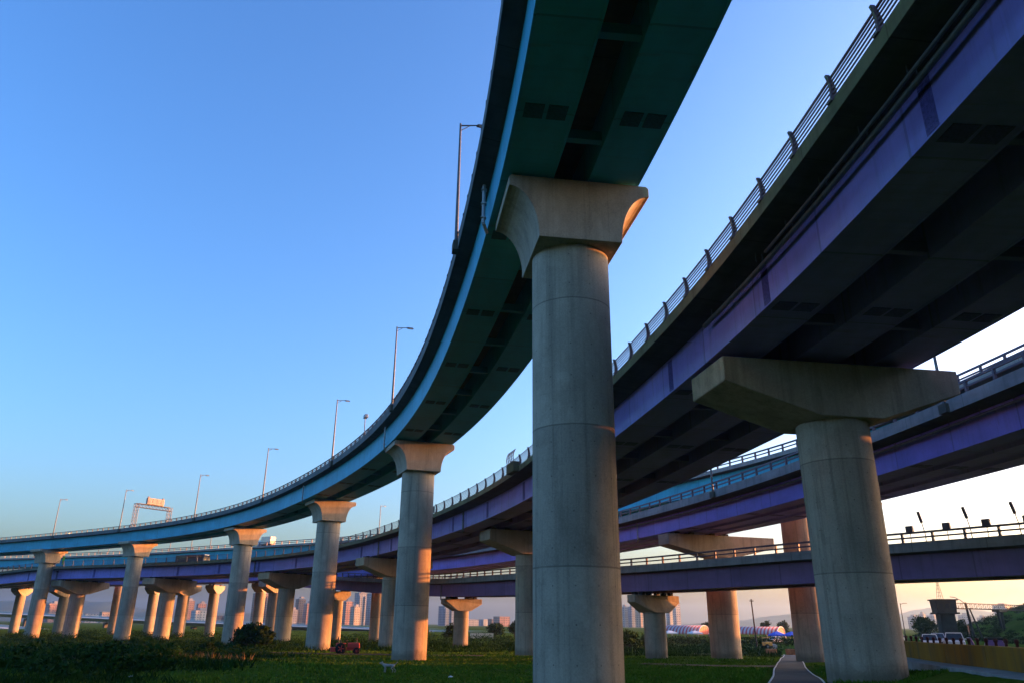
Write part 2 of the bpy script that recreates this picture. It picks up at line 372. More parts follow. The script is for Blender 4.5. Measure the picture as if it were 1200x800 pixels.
def deck(name, label, path, girders, gh, slab, paint, plate, par_h, rail, par_mat, splice=12.4, beams=7.0, srange=None, near_first=True, vis=(8, 200)):
    """girders: list of (o0,o1); slab: (o0,o1) outer edges; everything along the left soffit edge"""
    s0, s1 = srange or (0, path.L); root = empty(name, (0, 0, 0)); tag(root, label, 'viaduct', 'elevated road decks')
    gobs = []
    for (a, b) in girders:
        mb = MB(); path.sweep(mb, [(a, 0), (a, gh), (b, gh), (b, 0), (b - .10, 0), (b - .10, .03), (a + .10, .03), (a + .10, 0)], s0, s1)
        gobs.append(mb.build('girder', paint, root))
    mb = MB(); o0, o1 = slab; t = .22
    a, b = girders[0][0], girders[-1][1]
    path.sweep(mb, [(o0, gh + .16), (o0, gh + .34), (o1, gh + .34), (o1, gh + .16), (b + .12, gh + .004), (a - .12, gh + .004)], s0, s1)
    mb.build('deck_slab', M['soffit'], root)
    for sgn, e in ((1, o0), (-1, o1)):
        mb = MB(); i = lambda v: e + sgn * v
        sec = [(i(-.03), gh + .10), (i(-.03), gh + .34 + par_h), (i(.22), gh + .34 + par_h), (i(.30), gh + .345), (i(.30), gh + .343), (i(-.001), gh + .343), (i(-.001), gh + .10)]
        if sgn < 0: sec = sec[::-1]
        path.sweep(mb, sec, s0, s1); mb.build('parapet', par_mat, root)
    z0 = gh + .34 + par_h
    for e, kp in ((o0 + .1, 100), (o1 - .1, 0)): railing(path, root, name, e, z0, rail['h'], rail['bars'], rail['kind'] if kp else 'plain', rail['sp'], rail['mat'], (s0, s1), kp)
    # cross beams in the gaps and bolted splice plates
    for gi in range(len(girders) - 1):
        a, b = girders[gi][1], girders[gi + 1][0]; me = None
        for q in np.arange(s0 + 3, s1 - 3, beams):
            p = path.at(q, (a + b) / 2, .55)
            if not (vis[0] < p.y < vis[1]): continue
            if me is None:
                k = MB().box((0, 0, 0), (.16, b - a - .004, .5)); k.box((0, 0, -.26), (.34, b - a - .004, .03)); ob = k.build('cross_beam', paint, root); me = ob.data
            else: ob = bpy.data.objects.new('cross_beam', me); COL.objects.link(ob); ob.parent = root
            ob.location = p; ob.rotation_euler = (0, 0, path.heading(q))
    for gi, (a, b) in enumerate(girders):
        me = None; me2 = None
        for q in np.arange(s0 + 5, s1 - 5, splice):
            p = path.at(q, (a + b) / 2, 0)
            if not (vis[0] < p.y < vis[1]): continue
            h = path.heading(q)
            if me is None:
                k = MB(); n = 2
                for ii in range(n):
                    wv = (b - a - .5) / n; k.box((0, -(b - a) / 2 + .25 + wv * (ii + .5), -.008 + .03), (.9, wv - .16, .03))
                ob = k.build('splice_plate', plate, gobs[gi]); me = ob.data
            else: ob = bpy.data.objects.new('splice_plate', me); COL.objects.link(ob); ob.parent = gobs[gi]
            ob.location = p; ob.rotation_euler = (0, 0, h)
            if gi == 0 and rail['kind'] == 'curved':
                if me2 is None:
                    k = MB().box((0, 0, 1.02), (.62, .03, gh - .22))
                    for bx in np.linspace(-.24, .24, 6):
                        for bz in np.linspace(.25, gh - .3, 18): k.box((bx, .02, bz), (.04, .02, .04))
                    ob = k.build('web_splice_plate', plate, gobs[gi]); me2 = ob.data
                else: ob = bpy.data.objects.new('web_splice_plate', me2); COL.objects.link(ob); ob.parent = gobs[gi]
                ob.location = path.at(q, a - .004, 0); ob.rotation_euler = (0, 0, h)
    return root

railA = dict(h=.55, bars=[(.50, .12, .12), (.24, .08, .07)], kind='plain', sp=2.0, mat=M['rail_grey'])
railB = dict(h=1.1, bars=[(1.05, .07, .07)] + [(z, .045, .05) for z in (.18, .36, .54, .72, .88)], kind='curved', sp=3.1, mat=M['rail'])
railC = dict(h=.85, bars=[(.78, .14, .17), (.38, .10, .13)], kind='plain', sp=2.6, mat=M['rail'])
GA = [(0, 2.4), (4.0, 6.4)]; GB = [(0, 2.6), (4.5, 7.1), (9.0, 11.6)]; GCs = [(0, 2.0), (3.0, 5.0), (6.0, 8.0)]; GE = [(0, 2.2), (4.0, 6.2)]
dA = deck('ramp_viaduct', 'high teal ramp deck curving from overhead away to the left on flared piers', PA, GA, 2.1, (-.85, 7.25), M['teal'], M['plate_teal'], .5, railA, M['par_grey'], splice=10.0, beams=6.0)
dB = deck('road_viaduct', 'wide near purple deck with slatted curved-post railing, on the thick right pier', PB, GB, 2.1, (-1.75, 13.3), M['purple'], M['plate'], .32, railB, M['slab_dark'])
dC = deck('road_viaduct', 'middle purple deck passing behind the thick right pier, directly below the far teal deck', PC, GCs, 2.0, (-1.5, 9.5), M['purple'], M['plate'], .6, railC, M['slab'], vis=(30, 160))
dD = deck('ramp_viaduct', 'farther teal deck showing above and behind the purple decks', PD, GA, 2.1, (-.9, 7.3), M['teal'], M['plate_teal'], .25, railC, M['slab'], vis=(30, 160))
dE = deck('road_viaduct', 'lowest dark purple deck running level across the right, on small hammerhead piers', PE, GE, 2.0, (-1.2, 7.4), M['purple_shaded'], M['plate'], .55, railC, M['slab'], vis=(30, 200))

# ------------------------------------------------------------------ piers
def flared_pier(x, y, path, D, cap_w, cap_h, cap_d, label, group, tilt=0, ztop=None):
    q = path.near(x, y); a = path.heading(q); zt = path.at(q).z if ztop is None else ztop; zg = gzf(x, y) - .6
    root = empty('bridge_pier', (x, y, zg), a - math.pi / 2); tag(root, label, 'bridge pier', group)
    H = zt - zg - .06; r = D / 2
    n = 12; prof = [(r, 0)]
    z = 0
    while z < H - cap_h: prof.append((r, z)); z += 1.4
    prof.append((r, H - cap_h)); MB().lathe(prof[1:] + [(r, H - cap_h + .02)], 64).build('column', M['conc_pier'], root)
    # cap profile in (across, z): concave quarter curves at both sides
    b = r + .12; W = cap_w / 2; z0 = H - cap_h; z1 = H - .55; pts = []
    for i in range(n + 1):
        t = i / n * math.pi / 2; pts.append((W - .10 - (W - b - .10) * math.cos(t) if False else b + (W - b) * (1 - math.cos(t)), z0 + (z1 - z0) * math.sin(t)))
    right = pts + [(W, z1 + .02), (W + .0, H - .12), (W - .12, H)]
    poly = right + [(-u, v) for u, v in right[::-1]]
    cm = MB(); cm.prism(poly, cap_d, lambda u, v, t: (u, t, v)); 
    cap = cm.build('pier_cap', M['conc_cap'], root); bev(cap, .07)
    return root
def bev(o, wd, seg=2):
    m = o.modifiers.new('bevel', 'BEVEL'); m.width = wd; m.segments = seg; m.limit_method = 'ANGLE'; m.angle_limit = R(40)
def hammer_pier(x, y, path, D, cap_l, cap_h, end_h, cap_d, label, group, gap=.28, off=0.0, rot=None, mid=0.0, chamf=0, lean=0):
    q = path.near(x, y); a = path.heading(q) if rot is None else rot; zt = path.at(q).z; zg = gzf(x, y) - .6
    root = empty('bridge_pier', (x, y, zg), a - math.pi / 2); tag(root, label, 'bridge pier', group)
    H = zt - zg - gap; r = D / 2; prof = []; z = 0
    while z < H - cap_h: prof.append((r, z)); z += 1.4
    prof += [(r, H - cap_h), (r, H - cap_h + .02)]; MB().lathe(prof, 64).build('column', M['conc_pier'], root)
    L = cap_l / 2; b = r * .95; z0 = H - cap_h
    poly = [(-b, z0), (b, z0), (off + L, H - end_h), (off + L, H), (off - L, H), (off - L, H - end_h)]
    cm = MB(); d = cap_d / 2
    if chamf:   # plan chamfered ends
        vs = []; 
        for (u, v) in poly:
            k = d if abs(u - off) < L * .7 else d - chamf; vs += [(u, -k, v), (u, k, v)]
        n = len(poly); fs = [tuple(2 * i for i in range(n)), tuple(2 * i + 1 for i in range(n - 1, -1, -1))] + [(2 * i, 2 * i + 1, 2 * ((i + 1) % n) + 1, 2 * ((i + 1) % n)) for i in range(n)]
        fs = [f[::-1] for f in fs]; cm.add(vs, fs)
    else: cm.prism(poly, cap_d, lambda u, v, t: (u, t, v))
    bev(cm.build('pier_cap', M['conc_cap'], root), .06)
    return root, H
def bearings(root, H, us, gap, d=.5):
    me = None
    for u in us:
        for v in (-d, d):
            if me is None: ob = MB().box((0, 0, gap / 2), (.55, .5, gap)).build('bearing', M['bearing'], root); me = ob.data
            else: ob = bpy.data.objects.new('bearing', me); COL.objects.link(ob); ob.parent = root
            ob.location = (u, v, H)

for i, (px, y, lab) in enumerate([
    ((2.68, 31.8), 3.53, 'tall round pier nearest the camera, in the middle, under the teal ramp'),
    ((-9.85, 80.3), 3.42, 'second flared pier of the teal ramp, with the white dog in front of it'),
    ((-27.3, 116), 3.45, 'third flared pier along the teal ramp, with the red tractor beside its foot'),
    ((-50, 146), 3.35, 'fourth flared pier along the teal ramp, left of the dark bush'),
    ((-80.5, 168.5), 3.1, 'fifth flared pier along the teal ramp, just below the sign gantry'),
    ((-109.6, 186), 3.2, 'farthest flared pier of the teal ramp, near the left edge')]):
    flared_pier(*px, PA, y, 6.5, 3.0, 4.4, lab, 'flared piers of the teal ramp')

gB = 'hammerhead piers of the wide purple deck'
for (x, y, D, lab) in [(17.4, 40.0, 3.7, 'thick round pier with wide hammerhead cap at the right, nearest of the purple deck'),
                       (2.35, 101.5, 3.3, 'hammerhead pier half hidden behind the tall middle pier'),
                       (-20.1, 135, 3.3, 'hammerhead pier just left behind the second flared pier'),
                       (-46.3, 165, 3.4, 'wide hammerhead pier standing just right of the dark bush'),
                       (-78.3, 182.3, 3.4, 'wide hammerhead pier right of the fifth flared pier, flanked by two slimmer piers'),
                       (-104.7, 193.2, 3.4, 'wide hammerhead pier just right of the leftmost flared pier')]:
    q = PB.near(x, y); c = PB.at(q, 5.8)
    root, H = hammer_pier(x, y, PB, D, 13.5 if y < 50 else 12.9, 2.9, 1.3, 4.2 if y < 50 else 3.6, lab, gB, off=-.2 if y < 50 else .3)
    bearings(root, H, [-5.0, -3.2, -.4, 1.3, 4, 5.9], .28)

gC = 'piers behind the wide purple deck'
for (x, y, D, L, off, lab, us) in [
    (26.2, 98.5, 3.65, 15.4, 0, 'round pier with long beam cap, second column left of the thick right pier', [-6, -4, -1, 1]),
    (-29.9, 181, 3.0, 9.5, 0, 'distant hammerhead pier just left behind the second flared pier, in shade', [-3, -1, 1, 3]),
    (-57.8, 196.6, 3.4, 9.5, 0, 'distant round pier behind the dark bush, right neighbour of the slim orange one', [-3, -1, 1, 3]),
    (-86, 210.3, 3.0, 9.5, 0, 'distant pier touching the right side of the wide hammerhead by the fifth flared pier', [-3, -1, 1, 3]),
    (-126.5, 227, 3.0, 9.5, 0, 'distant pier squeezed between the leftmost flared pier and the wide hammerhead beside it', [-3, -1, 1, 3])]:
    root, H = hammer_pier(x, y, PC, D, L, 2.6, 1.3, 2.5, lab, gC, off=off)
    bearings(root, H, us, .28)
for (x, y, lab) in [(-64, 204.5, 'slim orange hammerhead pier rising right behind the dark bush'),
                    (-79, 213, 'slim orange hammerhead pier standing alone left of the fourth flared pier'),
                    (-98, 219.5, 'slim orange pier just right of the fifth flared pier'),
                    (-144, 235, 'slim orange hammerhead pier at the far left edge')]:
    root, H = hammer_pier(x, y, PC, 2.6, 6.4, 2.0, .8, 2.4, lab, gC, rot=PC.heading(PC.near(x, y)) + .3)
    bearings(root, H, [-2, 2], .28)
gD = 'flared piers of the far teal deck'
for (x, y, D, lab) in [(33.3, 90, 3.3, 'brown-shaded round pier just left of the thick right pier, by the path end'),
                       (7.3, 142.5, 3.2, 'far teal deck pier hidden behind the nearest pier'),
                       (-22.5, 172.5, 3.2, 'far teal deck pier hidden behind the second flared pier'),
                       (-70.5, 206, 3.2, 'far teal deck pier hidden behind the fourth flared pier'),
                       (-112.5, 229.5, 3.0, 'distant orange column just left of the fifth flared pier')]:
    flared_pier(x, y, PD, D, 6.4, 2.8, 3.4, lab, gD)
gE = 'small hammerhead piers of the lowest deck'
for (x, y, D, L, lab) in [(17.6, 97.6, 2.65, 7.6, 'short hammerhead pier just right of the nearest pier, orange patch on its cap'),
                          (-8.5, 141, 2.6, 7.4, 'short hammerhead pier with orange cap, right of the second flared pier'),
                          (-39, 181, 2.5, 5.8, 'short orange hammerhead pier behind the red tractor')]:
    root, H = hammer_pier(x, y, PE, D, L, 2.0, .85, 2.8, lab, gE, gap=.34, chamf=.75)
    bearings(root, H, [-2.5, -1.4, 1.2, 2.3], .34, .6)

# ------------------------------------------------------------------ pipes and small fittings on the decks (parts of their deck)
def pipe_run(path, root, s0, s1, o, dz, r, mat, name='drain_pipe'):
    mb = MB(); sec = [(o + r * math.cos(t), dz + r * math.sin(t)) for t in np.linspace(0, 2 * math.pi, 9)[:-1]][::-1]
    path.sweep(mb, sec, s0, s1, smooth=True)
    for q in np.arange(s0 + 1, s1, 3.0):
        a = path.at(q, o, dz); mb.bar(a, a + Vector((0, 0, 1.6 - dz + .6)), .02, 6)
    return mb.build(name, mat, root)
pipe_run(PB, dB, 0, PB.near(10.6, 38), -.42, 1.62, .12, M['pipe_dark']); pipe_run(PB, dB, 0, PB.near(11.6, 31), -.72, 1.72, .07, M['pipe_dark'], 'cable_duct')
pipe_run(PC, dC, PC.near(33, 20), PC.near(5, 130), -.4, 1.6, .10, M['pipe_dark'])
def down_pipe(path, root, q, o, z0, z1, r=.09, mat=None):
    a = path.at(q, o, z0); b = path.at(q, o, z1); c = path.at(q + .5, o + .25, z1 - .25)
    mb = MB().tube([a, b, c], r, 10)
    for z in np.linspace(z0 - .3, z1 + .3, 3): mb.box(path.at(q, o, z), (.28, .28, .05))
    return mb.build('down_pipe', mat or M['pipe'], root)
for y in (33.5, 80.5, 114): down_pipe(PA, dA, PA.s_at_y(y), -.30, 2.1, -.1)
for y in (100, 130, 163): down_pipe(PB, dB, PB.s_at_y(y) - 1, -.25, 2.0, -.25, .11, M['pipe_dark'])
down_pipe(PC, dC, PC.near(17, 103), -.25, 1.9, -.2); down_pipe(PE, dE, PE.near(-12, 140), -.2, 1.9, -.3, .1, M['pipe_dark'])

def place(o, path, q, off, dz, extra=0):
    o.location = path.at(q, off, dz); o.rotation_euler = (0, 0, path.heading(q) + extra)
# ------------------------------------------------------------------ street lamps
lampmat = simple('lamp_pole_paint', (.09, .095, .10), .45, .4); lampglass = simple('lamp_glass', (.5, .5, .48), .2)
def make_lamp(h, arm, label, group):
    """arm points to local -Y (towards the road, right of the path)"""
    r = empty('street_lamp'); tag(r, label, 'street lamp', group)
    MB().bar((0, 0, 0), (0, 0, h), .12, 12, .065).build('pole', lampmat, r)
    b = MB(); b.bar((0, 0, h - .15), (0, -arm, h + .02), .05, 8, .04); b.bar((0, 0, h - .55), (0, -arm * .55, h - .08), .025, 6); b.build('arm', lampmat, r)
    hd = MB(); hd.box((0, -arm - .3, h + .02), (.26, .75, .13), taper=.75); ho = hd.build('lamp_head', lampmat, r); bev(ho, .03)
    MB().box((0, -arm - .34, h - .06), (.2, .5, .04)).build('lens', lampglass, ho)
    k = MB(); k.box((0, .0, -.30), (.75, .42, .62)); k.box((0, 0, .02), (.45, .4, .04)); bev(k.build('base_bracket', M['slab_dark'], r), .04)
    return r
gl = 'lamps along the teal ramp'
labs = ['street lamp nearest the camera, on the edge of the teal ramp above the nearest pier', 'second street lamp along the teal ramp, above the second flared pier', 'third street lamp along the teal ramp, left of the small camera post', 'fourth street lamp along the teal ramp, above the fourth flared pier', 'fifth street lamp along the teal ramp, right of the sign gantry', 'street lamp standing just left of the sign gantry', 'street lamp above the leftmost flared pier', 'street lamp at the far left edge of the picture']
proto = make_lamp(8.6, 1.1, labs[0], gl)
for i, F in enumerate([40.8, 74.8, 100.9, 129.4, 152.2, 169.6, 182.5, 197]):
    o = proto if i == 0 else copy_tree(proto); o['label'] = labs[i]; place(o, PA, PA.s_at_y(F), -.95, 2.75)
gl2 = 'lamps on the decks behind the teal ramp'
for i, (P, q, off, dz, h, lab) in enumerate([
    (PC, PC.near(30.8, 49.5), -1.6, 2.7, 8.6, 'grey lamp pole at the right edge, passing up behind the wide purple deck'),
    (PC, PC.near(23.6, 83.5), -1.6, 2.7, 8.6, 'grey lamp pole on the middle purple deck left of the thick right pier'),
    (PE, PE.near(33.2, 68.8), -1.3, 2.7, 3.9, 'dark pole touching the right side of the thick right pier'),
    (PD, PD.near(-36, 180), 7.2, 2.9, 8.6, 'lamp behind the third flared pier, taller of the two beside it'),
    (PD, PD.near(-30, 176), 7.2, 2.9, 6.4, 'shorter lamp right of the third flared pier'),
    (PD, PD.near(-66, 199.5), -.8, 2.9, 5.6, 'lamp by the box truck between the third and fourth flared piers'),
    (PD, PD.near(-88, 213), 7.2, 2.9, 7.4, 'small lamp between the fourth and fifth flared piers, rightmost of three'),
    (PD, PD.near(-95, 217), 7.2, 2.9, 7.4, 'small lamp between the fourth and fifth flared piers, middle of three'),
    (PD, PD.near(-103, 221), 7.2, 2.9, 7.4, 'small lamp between the fourth and fifth flared piers, leftmost of three'),
    (PD, PD.near(-145, 240), 7.2, 2.9, 8.0, 'lamp pole seen below the teal ramp at the far left')]):
    o = make_lamp(h, 1.1, lab, gl2); place(o, P, q, off, dz)

# traffic camera post on the ramp
r = empty('camera_post'); tag(r, 'small camera post with square head between the second and third ramp lamps', 'camera post')
MB().tube([(0, 0, -.2), (0, .1, .5), (.1, .1, .8), (.1, .1, 1.9)], .05, 8).build('pole', lampmat, r)
b = MB().box((.1, .05, 2.1), (.8, .4, .42)); bev(b.build('camera_box', M['steel'], r), .04); MB().bar((.1, -.15, 2.1), (.1, -.24, 2.1), .12, 12).build('lens', M['black'], r)
place(r, PA, PA.s_at_y(87.5), -.85, 3.1)

# ------------------------------------------------------------------ sign gantry on the ramp
def truss(mb, a, b, w_, n, r=.05):
    a, b = Vector(a), Vector(b); d = (b - a); ax = d.normalized(); u = Vector((1, 0, 0)); v = ax.cross(u).normalized()
    c = [[a + u * w_ * i / 2 + v * w_ * j / 2 + d * k / n for k in range(n + 1)] for i in (-1, 1) for j in (-1, 1)]
    for q in c: mb.bar(q[0], q[-1], r, 6)
    for (p, q) in ((0, 1), (1, 3), (3, 2), (2, 0)):
        for k in range(n):
            mb.bar(c[p][k], c[q][k + 1], r * .6, 5); mb.bar(c[p][k], c[q][k], r * .6, 5)
gm_ = simple('gantry_steel', (.11, .11, .115), .5, .4); signback = simple('sign_back_panel', (.34, .25, .19), .5, 0, .15)
r = empty('sign_gantry'); tag(r, 'lattice sign gantry spanning the teal ramp with a box sign on top', 'gantry')
for yy in (-.1, -8.3): k = MB(); truss(k, (0, yy, -.1), (0, yy, 5.5), .75, 7); k.build('leg', gm_, r)
k = MB(); truss(k, (0, .3, 5.15), (0, -8.7, 5.15), .8, 11); k.build('truss_beam', gm_, r)
k = MB(); k.box((0, -4.2, 5.62), (1.0, 7.6, .06)); k.build('walkway', gm_, r)
k = MB(); k.box((0, -4.4, 6.5), (.7, 4.2, 1.5)); so_ = k.build('sign_box', signback, r); bev(so_, .08)
k = MB()
for yy in (-2.9, -3.9, -4.9, -5.9): k.box((-.38, yy, 6.5), (.06, .7, 1.1))
for yy in (-2.6, -6.2): k.box((0, yy, 7.4), (.4, .3, .3))
k.build('panel_rib', gm_, so_)
place(r, PA, PA.s_at_y(167.4), -.4, 2.95); r.scale = (.93, .97, .92)

# big lit sign on the far teal deck, rail signs, banner
yel = NT('lamp_panel'); yel.col(yel.ramp(yel.noise(yel.coord(), 2.5, 3), [(.35, (.75, .45, .22)), (.6, (.9, .85, .7))])).rough(.4)
r = empty('road_sign'); tag(r, 'large pale road sign panel on the far teal deck beside the fifth flared pier', 'road sign')
for x in (-1.3, 1.3): MB().bar((x, 0, 0), (x, 0, 3.2), .09, 8).build('post', gm_, r)
bev(MB().box((0, 0, 2.6), (3.6, .14, 1.9)).build('sign_panel', yel.mat, r), .04); k = MB()
for z in (2.0, 2.6, 3.2): k.box((0, .1, z), (3.5, .05, .08))
k.build('rib', gm_, r)
q = PD.near(-119, 229.5); place(r, PD, q, -.5, 2.9); r.rotation_euler = (0, 0, .35)
green = simple('green_banner_cloth', (.25, .62, .10), .7)
r = empty('banner'); tag(r, 'narrow bright green banner right of the leftmost flared pier', 'banner')
MB().bar((0, 0, 0), (0, 0, 2.6), .04, 8).build('pole', gm_, r); MB().box((.27, 0, 1.5), (.5, .03, 2.0)).build('cloth', green, r)
place(r, PB, PB.near(-105, 187), -1.4, 2.6); r.rotation_euler = (0, 0, 0)
sgn = simple('sign_back_dark', (.05, .045, .07), .5)
for (y, lab) in ((15.6, 'dark sign plate on the purple railing at the top right corner'), (106.5, 'small dark sign plate on the purple railing right of the second flared pier')):
    r = empty('sign_plate'); tag(r, lab, 'sign', 'sign plates on the purple railing')
    bev(MB().box((0, 0, 0), (2.3, .04, .85)).build('plate', sgn, r), .02); k = MB(); k.rbar((-.9, -.05, -.3), (-.9, -.05, .35), .05, .05); k.rbar((.9, -.05, -.3), (.9, -.05, .35), .05, .05); k.build('bracket', M['rail'], r)
    place(r, PB, PB.s_at_y(y), -1.76, 3.28)
# widened lamp bay on the purple parapet
k = MB(); k.box((0, 0, .0), (2.6, .7, 1.0)); q = PB.s_at_y(77.5); bay = k.build('parapet_bay', M['slab_dark'], dB); place(bay, PB, q, -2.0, 2.75); bev(bay, .05)
k = MB()
for x in (-1.2, -.6, 0, .6, 1.2):
    k.tube([(x, .26, .5), (x, .36, .95), (x, .30, 1.35), (x, .12, 1.75)], .05, 6)
for z, yy in ((.8, .34), (1.1, .35), (1.4, .29), (1.7, .15)): k.bar((-1.25, yy, z), (1.25, yy, z), .025, 6)
o = k.build('bay_railing', M['rail'], dB); o.location = bay.location; o.rotation_euler = bay.rotation_euler

# marker boxes and small tube lamps along the lowest deck's railing
def marker():
    r = empty('marker_box'); MB().bar((0, 0, -.4), (0, 0, 1.0), .03, 6).build('stick', M['rail'], r); bev(MB().box((0, 0, 1.1), (.62, .28, .6)).build('box', M['rail'], r), .05); MB().box((0, -.16, 1.1), (.42, .04, .42)).build('panel', M['black'], r); return r
def tube_lamp():
    r = empty('tube_lamp'); MB().tube([(0, 0, -.4), (0, 0, .9), (-.15, 0, 1.9)], .04, 6).build('stick', M['rail'], r); MB().bar((-.12, 0, 1.75), (-.3, 0, 2.65), .13, 10).build('tube', M['rail'], r); return r
mk = marker(); tl = tube_lamp()
nm = ['nearest the thick right pier', 'second from the thick right pier', 'third from the thick right pier', 'at the right edge of the picture']
for i, (x, y) in enumerate([(34.85, 66.3), (36.55, 63.7), (38.25, 61.1), (39.9, 58.6)]):
    o = mk if i == 0 else copy_tree(mk); tag(o, 'dark square marker box above the lowest deck railing, ' + nm[i], 'marker box', 'marker boxes on the lowest deck'); place(o, PE, PE.near(x, y), -1.1, 2.85)
for i, (x, y) in enumerate([(35.5, 65.3), (37.6, 62.2), (39.6, 59.2)]):
    o = tl if i == 0 else copy_tree(tl); tag(o, 'thin post with upright tube lamp on the lowest deck, ' + ['leftmost of three', 'middle of three', 'rightmost of three'][i], 'post lamp', 'tube lamps on the lowest deck'); place(o, PE, PE.near(x, y), -1.0, 2.7, math.pi)

# ------------------------------------------------------------------ vehicles
glass = simple('dark_car_glass', (.02, .025, .03), .08, 0, .1); white = simple('white_car_paint', (.62, .62, .60), .3, 0, .04); dkblue = simple('dark_blue_paint', (.03, .04, .09), .35, 0, .1)
silver = simple('silver_car_paint', (.38, .39, .40), .3, .3, .05); redp = simple('red_paint', (.55, .05, .03), .45, 0, .15); hl = simple('headlight_glass', (.75, .75, .72), .15); tailr = simple('tail_light_red', (.4, .02, .02), .25)
rub = M['black']; trim = simple('black_trim', (.02, .02, .02), .5)
def wheel(parent, x, y, r, wd, side):
    w_ = MB(); 
    prof = [(r * .62, -wd / 2), (r * .93, -wd / 2), (r, -wd * .32), (r, wd * .32), (r * .93, wd / 2), (r * .62, wd / 2)]
    w_.m = Matrix.Rotation(math.pi / 2, 4, 'X'); w_.lathe(prof, 24); o = w_.build('wheel', rub, parent); o.location = (x, y, r)
    k = MB(); k.m = w_.m; k.lathe([(r * .6, -wd * .42), (r * .6, wd * .42)], 20)
    for i in range(5):
        a = i * 2 * math.pi / 5; k.box((r * .33 * math.cos(a), r * .33 * math.sin(a), -side * wd * .46), (r * .5, r * .16, .03), a)
    k.build('rim', silver, o); return o
def make_car(L, W, H, paint, label, group, suv=False):
    r = empty('parked_car'); tag(r, label, 'car', group); g = .2; wr = .34 if not suv else .37
    belt = H * .58; h2 = L / 2
    low = [(-h2, .34), (-h2 + .06, g), (h2 - .05, g), (h2, .42), (h2 - .08, .66 * belt + .22), (h2 - .95, belt - .06), (h2 - 1.05, belt), (-h2 + .25, belt + .02), (-h2 + .02, belt - .2)]
    n = len(low); b = MB(); vs = []
    for yy, k in ((-W / 2, .97), (-W / 2 + .09, 1), (W / 2 - .09, 1), (W / 2, .97)):
        for x, z in low: vs.append((x * k, yy, g + (z - g) * (k if abs(yy) == W / 2 else 1)))
    fs = [tuple(range(n)), tuple(range(4 * n - 1, 3 * n - 1, -1))]
    for q in range(3):
        for i in range(n): fs.append((q * n + i, (q + 1) * n + i, (q + 1) * n + (i + 1) % n, q * n + (i + 1) % n))
    b.add(vs, [f[::-1] for f in fs]); body = b.build('body', paint, r); bev(body, .05)
    f0, f1 = h2 - 1.15, h2 - (1.95 if not suv else 1.75); b0, b1 = -h2 + .12, -h2 + (.75 if not suv else .35)
    def cab(i, zz): 
        t = MB(); v = []
        for (xx, yy, z) in ((b0, W / 2 - .07, belt), (f0, W / 2 - .07, belt), (f1, W / 2 - .22, zz), (b1, W / 2 - .22, zz)):
            v += [(xx, -yy, z), (xx, yy, z)]
        t.add(v, [(0, 2, 4, 6), (7, 5, 3, 1), (0, 1, 3, 2), (2, 3, 5, 4), (4, 5, 7, 6), (6, 7, 1, 0)]); return t
    bev(cab(0, H - .06).build('windows', glass, r), .03)
    rf = MB(); rf.box(((f1 + b1) / 2, 0, H - .03), (f1 - b1 + .06, W - .40, .07)); bev(rf.build('roof', paint, r), .03)
    p = MB()
    for sd_ in (-1, 1):
        for (xa, xb) in ((f0, f1), (b0, b1), ((f0 + b0) / 2 - .1, (f1 + b1) / 2 - .1)): p.rbar((xa, sd_ * (W / 2 - .065), belt), (xb, sd_ * (W / 2 - .215), H - .05), .07, .07)
    p.build('pillar', paint, r)
    for x in (h2 - .85, -h2 + .8):
        for sd_ in (-1, 1): wheel(r, x, sd_ * (W / 2 - .11), wr, .22, sd_)
    for sd_ in (-1, 1):
        bev(MB().box((h2 - .09, sd_ * (W / 2 - .28), belt * .80), (.16, .36, .15)).build('headlight', hl, r), .03); MB().box((-h2 + .04, sd_ * (W / 2 - .2), belt * .86), (.1, .26, .24)).build('tail_light', tailr, r)
        MB().box((f0 - .12, sd_ * (W / 2 + .08), belt + .1), (.1, .2, .13)).build('mirror', paint, r)
    MB().box((h2 - .02, 0, .42), (.06, W * .55, .18)).build('grille', trim, r); MB().box((h2 + .01, 0, .36), (.02, .45, .13)).build('number_plate', white, r)
    return r
def ground(o, x, y, rz=0, dz=0): o.location = (x, y, gzf(x, y) + dz); o.rotation_euler = (0, 0, rz); return o
gcar = 'vehicles on the road behind the yellow barrier'
ground(make_car(4.2, 1.75, 1.5, white, 'white hatchback facing the camera behind the yellow barrier, left of the bigger white one', gcar), 46.7, 90, R(-118))
ground(make_car(4.7, 1.9, 1.72, white, 'larger white people carrier behind the yellow barrier, right of the white hatchback', gcar, True), 48.6, 88.5, R(-118))
ground(make_car(4.4, 1.8, 1.45, dkblue, 'dark blue car farther back on the road, above the white hatchback', gcar), 57, 119, R(-118))
ground(make_car(4.3, 1.75, 1.5, silver, 'silver car farther along the road between the two white cars', gcar), 54.5, 103, R(-118))
ground(make_car(4.3, 1.75, 1.5, white, 'small pale car parked at the far end of the narrow path', 'vehicles by the striped tents'), 67, 205, R(-150))

# bus and truck on the decks
def wheels4(r, xs, W, wr):
    for x in xs:
        for sd_ in (-1, 1): wheel(r, x, sd_ * (W / 2 - .14), wr, .28, sd_)
r = empty('bus'); tag(r, 'dark coach driving on the wide purple deck between the fourth and fifth flared piers', 'bus')
bev(MB().box((0, 0, 1.75), (10.8, 2.5, 2.7)).build('body', dkblue, r), .15); k = MB(); k.box((0, 0, 2.3), (10.2, 2.53, .85)); k.build('windows', glass, r); MB().box((5.41, 0, 2.1), (.04, 2.2, 1.4)).build('windscreen', glass, r)
k = MB().box((5.42, 0, 2.95), (.05, 1.6, .25)); k.build('destination_sign', yel.mat, r)
wheels4(r, (3.6, -3.2), 2.5, .48)
place(r, PB, PB.near(-71, 174), 1.6, 2.46, math.pi); r.scale = (.78, .8, .66)
cream = simple('cream_box_panel', (.72, .60, .45), .5, 0, .1)
r = empty('box_truck'); tag(r, 'cream box truck on the far teal deck between the third and fourth flared piers', 'truck')
